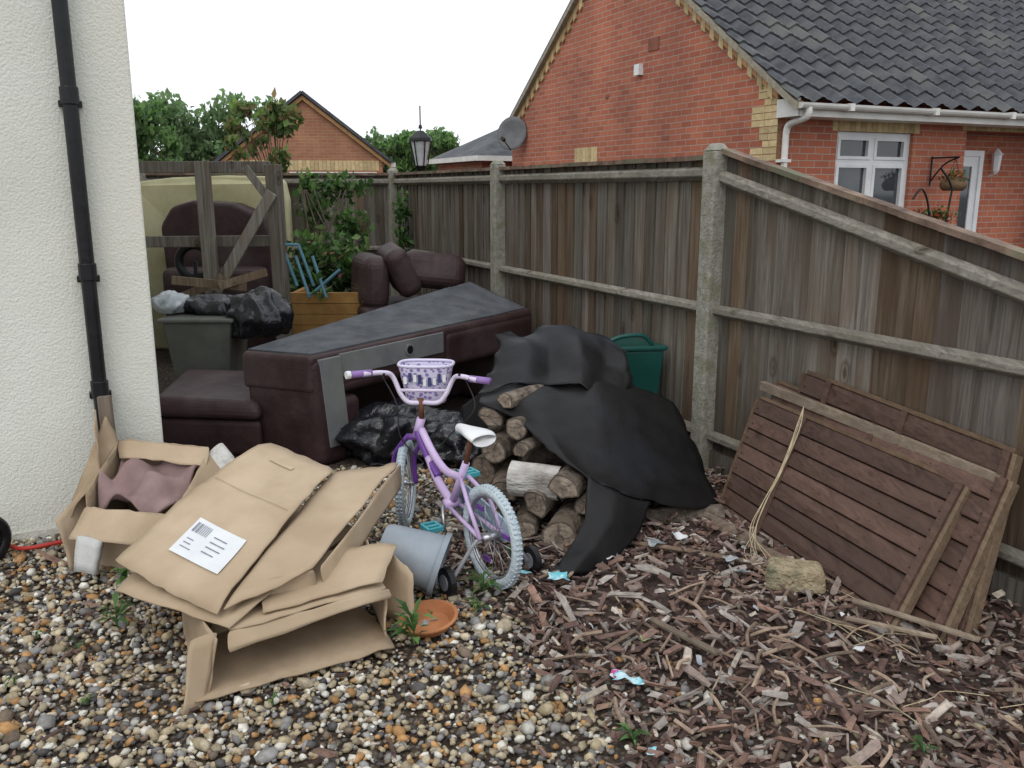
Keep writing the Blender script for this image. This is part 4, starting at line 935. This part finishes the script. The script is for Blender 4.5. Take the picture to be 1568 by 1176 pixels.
b.box(x0,x1,.05,.11,z0,z0+.06);b.box(x0,x1,.05,.11,z1-.06,z1);b.box(x0,x0+.06,.05,.11,z0+.06,z1-.06);b.box(x1-.06,x1,.05,.11,z0+.06,z1-.06);b.box(1.455,1.515,.05,.11,z0+.06,z1-.06)
zt=2.02
b.box(x0+.06,1.455,.055,.105,zt-.03,zt+.03); b.box(1.515,x1-.06,.055,.105,zt-.03,zt+.03)
for (a,c) in((x0+.06,1.455),(1.515,x1-.06)):
    for (e0,e1) in((z0+.06,zt-.03),(zt+.03,z1-.06)):
        b.box(a,a+.04,.04,.1,e0,e1);b.box(c-.04,c,.04,.1,e0,e1);b.box(a+.04,c-.04,.04,.1,e0,e0+.035);b.box(a+.04,c-.04,.04,.1,e1-.035,e1)
b.box(x0-.05,x1+.05,-.06,.06,z0-.05,z0-.001)
b.make('window_frame',white,bh)
b=B(); b.box(x0+.05,x1-.05,.085,.09,z0+.05,z1-.05); b.make('window_glass',glass,bh)
b=B(); b.box(3.02,3.09,.28,.355,0,2.2);b.box(3.66,3.73,.28,.355,0,2.2);b.box(3.09,3.66,.28,.355,2.13,2.2);b.box(3.09,3.20,.30,.35,0,2.13);b.box(3.55,3.66,.30,.35,0,2.13);b.box(3.20,3.55,.30,.35,0,1.1);b.box(3.20,3.55,.30,.35,2.0,2.13); b.make('door',white,bh)
b=B(); b.box(3.20,3.55,.315,.335,1.1,2.0); b.make('door_glass',glass,bh)
b=B(); xs=np.arange(-.10,LX,.0375); course=.30; vs=[]; ncs=int((GW/2+.36)*sl/course)+1
y_e=-.36; rows=[]
for c in range(ncs):
    for t,lift in((0,.03),(1,0.0)):
        ss_=min((c+t)*course,(GW/2+.36)*sl); yy=y_e+ss_/sl; zz=EZ+.07+yy*PIT; rows.append((yy,zz,lift))
for (yy,zz,lift) in rows:
    for x in xs:
        ph=((x+.1)/.30)%1; wv=.028*math.sin(2*math.pi*ph)+.012*math.sin(4*math.pi*ph)
        h=wv+lift+.004*nz((x*3,yy*3,0)); vs.append((x,yy-h*PIT/sl,zz+h/sl))
m=len(xs); b.add(vs,[(i*m+j,i*m+j+1,(i+1)*m+j+1,(i+1)*m+j) for i in range(len(rows)-1) for j in range(m-1)])
b.make('roof_tiles',tile,bh,smooth=False)
b=B(); yr=GW/2; b.add([(-.10,yr,EZ+.07+yr*PIT),(LX,yr,EZ+.07+yr*PIT),(LX,GW+.36,EZ+.07-.36*PIT),(-.10,GW+.36,EZ+.07-.36*PIT)],[(0,1,2,3)]); b.make('rear_roof',tile,bh,solid=.04)
b=B(); b.tube([(-.11,yr,EZ+.10+yr*PIT),(LX,yr,EZ+.10+yr*PIT)],.11,14); b.make('ridge',tile,bh)
b=B()
for side in (0,1):
    yy0=-.36 if not side else GW+.36; zz0=EZ-.36*PIT
    o=Vector((-.105,yy0,zz0-.015)); e=Vector((-.105,GW/2,EZ+GW/2*PIT-.015)); b.obox(o,e-o,Vector((.12,0,0)),Vector((0,0,.075)))
b.make('verge',M('verge_cement',(.24,.21,.16),(.36,.32,.25),scale=12,bump=.4),bh)
b=B(); b.box(-.02,LX,-.33,-.31,2.47,2.60); b.box(-.02,LX,-.31,-.004,2.47,2.49); b.box(-.03,.0,-.33,.0,2.47,2.66); b.make('fascia_soffit',gut,bh)
b=B(); gv=[]
for x in(-.05,LX):
    for k in range(9): t=math.pi*k/8; gv.append((x,-.385-math.cos(t)*.055,2.60-math.sin(t)*.06))
b.add(gv,[(k,k+1,k+10,k+9) for k in range(8)]+[tuple(range(9))]); 
for k in range(9): b.box(.6+k*1.3,.66+k*1.3,-.446,-.33,2.535,2.61)
b.tube(crspline([(.06,-.39,2.57),(.06,-.37,2.46),(.06,-.12,2.40),(.06,-.07,2.30)]),.035,10); b.tube([(.06,-.07,2.30),(.06,-.07,0)],.034,12); b.box(.0,.12,-.11,-.0,2.0,2.03)
b.make('gutter',gut,bh,solid=.004)
b=B(); b.box(-.07,0,2.72,2.84,3.22,3.36); b.make('security_light',white,bh)
b=B(); b.box(-.012,0,2.35,2.6,3.5,3.66); b.box(-.012,0,3.6,3.68,3.0,3.04); b.make('air_vent',M('vent',(.2,.07,.05),(.25,.1,.06),bump=0),bh)
hb=empty('hanging_basket'); bw=Matrix.Translation((2.92,10,0))@Matrix.Rotation(math.radians(25),4,'Z')
def HW(x,y,z): return bw@Vector((x,y,z))
b=B(); b.tube([HW(2.42,-.02,2.1),HW(2.42,-.02,1.75)],.01); b.tube(crspline([HW(2.42,-.02,1.8),HW(2.42,-.2,2.0),HW(2.42,-.4,2.08)]),.01); b.tube([HW(2.42,-.02,2.08),HW(2.42,-.4,2.08)],.01)
for dx in(-.12,.12): b.tube([HW(2.42,-.35,2.06),HW(2.42+dx,-.35,1.82)],.004,5)
b.tube(crspline([HW(2.0,-.5,.0),HW(2.2,-.5,1.5),HW(2.2,-.5,1.75),HW(2.0,-.5,1.95)]),.012); b.tube(crspline([HW(1.9,-.5,0),HW(1.9,-.5,1.3),HW(1.75,-.5,1.7),HW(1.6,-.5,1.6)]),.012)
b.make('bracket',blackp,hb)
blob('basket',HW(2.42,-.35,1.76),(.15,.15,.10),M('coir',(.10,.06,.03),(.16,.10,.05),bump=.5),hb,amp=.03)
foliage('flowers',[(tuple(HW(2.42,-.35,1.84)),(.17,.17,.08)),(tuple(HW(2.0,-.5,1.42)),(.3,.1,.1))],420,.05,[(.06,.14,.03),(.1,.18,.05),(.35,.08,.03)],leafm,hb,.2)
wl=empty('wall_lantern'); b=B(); p=HW(3.95,.26,1.95); b.tube([p,p+Vector((0,0,.20))],[.045,.06],6); b.tube([p+Vector((0,0,.20)),p+Vector((0,0,.28))],[.08,.01],6); b.tube([p-Vector((0,0,.05)),p],[.01,.045],6); b.tube([p+Vector((0,0,-.04)),HW(3.95,.36,1.88)],.012,6); b.make('lantern',white,wl)

sd=empty('satellite_dish'); b=B(); ctr=HW(-.22,6.45,2.66); ax=Vector((-.35,-.93,.25)).normalized(); u=ax.cross(Vector((0,0,1))).normalized(); w=u.cross(ax)
vs=[ctr-ax*.06]
for k in range(1,5):
    r=.27*k/4
    for j in range(24): a=2*math.pi*j/24; vs.append(ctr-ax*(.06-.06*(k/4)**2)+u*math.cos(a)*r+w*math.sin(a)*r*1.1)
fs=[(0,1+j,1+(j+1)%24) for j in range(24)]+[(1+k*24+j,1+(k+1)*24+j,1+(k+1)*24+(j+1)%24,1+k*24+(j+1)%24) for k in range(3) for j in range(24)]
b.add(vs,fs); b.make('dish',M('dish_grey',(.11,.115,.12),(.15,.155,.16),rough=.6,bump=0),sd,smooth=True,solid=.006)
b=B(); b.tube([ctr-w*.28,ctr-w*.22+ax*.36],.01); b.tube([ctr-w*.22+ax*.33,ctr-w*.22+ax*.42],.035); b.tube([ctr-ax*.06,ctr-ax*.15,HW(0,6.5,2.5)],.018); b.make('arm',blackp,sd)

ob2=empty('brick_outbuilding'); ob2.location=(-.62,18.6,0); ob2.rotation_euler=(0,0,math.radians(25))
b=B(); b.box(0,3.5,0,2.6,0,2.3); b.make('walls',brick,ob2)
b=B(); v=[(-.2,-.25,2.36),(3.8,-.25,2.36),(3.8,2.85,2.36),(-.2,2.85,2.36),(1.3,1.3,3.15),(2.6,1.3,3.15)]; b.add(v,[(0,1,5,4),(1,2,5),(2,3,4,5),(3,0,4),(3,2,1,0)]); b.make('roof',tile,ob2,solid=.03)
b=B(); b.box(-.24,3.84,-.33,-.25,2.28,2.38); b.box(-.28,-.20,-.25,2.85,2.28,2.38); b.make('gutter',gut,ob2)

ga_=empty('brick_garage'); ga_.location=(-5.15,22.5,0); ga_.rotation_euler=(0,0,math.radians(8))
b=B(); hwid=1.9; ez=2.55; ap=4.0
pts=[(-hwid,0),(hwid,0),(hwid,ez),(0,ap),(-hwid,ez)]
b.add([(x,0,z) for x,z in pts]+[(x,5,z) for x,z in pts],[(0,1,2,3,4),(9,8,7,6,5)]+[(i,i+5,(i+1)%5+5,(i+1)%5) for i in range(5)]); b.make('walls',brickmat('garage_brick',(.42,.19,.10),(.35,.14,.075),(.36,.28,.2)),ga_)
b=B(); 
for s in(-1,1): b.add([(s*(hwid+.25),-.18,ez-.17),(0,-.18,ap+.04),(0,5.2,ap+.04),(s*(hwid+.25),5.2,ez-.17)],[(0,1,2,3)])
b.make('roof',tile,ga_,solid=.07)
b=B()
for s in(-1,1): 
    o=Vector((s*(hwid+.22),-.10,ez-.32)); e=Vector((0,-.10,ap-.14)); b.obox(o,e-o,(0,.06,0),(0,0,.10),(.8,.6,.5))
for k in range(37): b.box(-1.88+k*.10,-1.88+k*.10+.09,-.012,.05,2.18,2.42,(random.uniform(.9,1.2),)*3)
b.make('yellow_brick_trim',yb,ga_)
b=B(); b.box(-.4,1.75,-.03,.04,0,2.14); b.make('garage_door',white,ga_)
b=B(); b.box(-.3,1.65,-.04,-.032,2.0,2.04); b.make('door_gap',blackp,ga_)
b=B(); b.box(-hwid-.35,-hwid-.2,-.1,5,2.27,2.37); b.tube([(-hwid-.1,-.05,2.3),(-hwid-.05,-.05,0)],.05); b.box(hwid+.2,hwid+.33,-.1,5,2.27,2.37); b.make('gutter',gut,ga_)

lpst=empty('lamp_post'); b=B(); X,Y=-1.30,12.9
b.tube([(X,Y,0),(X,Y,1.95)],.03,10); b.tube([(X,Y,1.93),(X,Y,2.03)],[.04,.09],6); b.tube([(X,Y,2.38),(X,Y,2.42),(X,Y,2.52)],[.18,.17,.05],6); b.tube([(X,Y,2.50),(X,Y,2.86)],.010,6); b.tube([(X,Y,2.55),(X,Y,2.60)],[.03,.02],8)
for k in range(6):
    a=math.pi/3*k; b.tube([(X+.09*math.cos(a),Y+.09*math.sin(a),2.03),(X+.155*math.cos(a),Y+.155*math.sin(a),2.38)],.010,5)
b.make('post',blackp,lpst)
b=B(); b.tube([(X,Y,2.04),(X,Y,2.37)],[.08,.145],6); b.make('lantern_glass',M('lamp_glass',(.45,.47,.48),(.6,.62,.63),rough=.2,bump=0),lpst)

# ---------------------------------------------------------------- sky & light
w=bpy.data.worlds.new('World'); sc.world=w; w.use_nodes=True; N=w.node_tree.nodes; L=w.node_tree.links
bg=N['Background']; sky=N.new('ShaderNodeTexSky'); sky.sky_type='NISHITA'; sky.sun_disc=False; sky.sun_elevation=math.radians(52); sky.sun_rotation=math.radians(200); sky.dust_density=4; sky.air_density=1
mx=N.new('ShaderNodeMixRGB'); mx.inputs[0].default_value=.85; mx.inputs[2].default_value=(10.8,11.3,11.8,1)
L.new(sky.outputs[0],mx.inputs[1]); L.new(mx.outputs[0],bg.inputs['Color']); bg.inputs['Strength'].default_value=.117
sl_=bpy.data.lights.new('sun','SUN'); sl_.energy=.7; sl_.angle=math.radians(35); sl_.color=(1,.98,.95)
so_=bpy.data.objects.new('sun',sl_); sc.collection.objects.link(so_); so_.rotation_euler=(math.radians(38),0,math.radians(-20))

cam=bpy.data.cameras.new('camera'); co=bpy.data.objects.new('camera',cam); sc.collection.objects.link(co); sc.camera=co
cam.sensor_fit='HORIZONTAL'; cam.sensor_width=36; cam.lens=36*1340/1568; cam.clip_end=1000; cam.clip_start=.05
co.location=(0,0,1.7); co.rotation_euler=(math.radians(90-12.5),0,0)
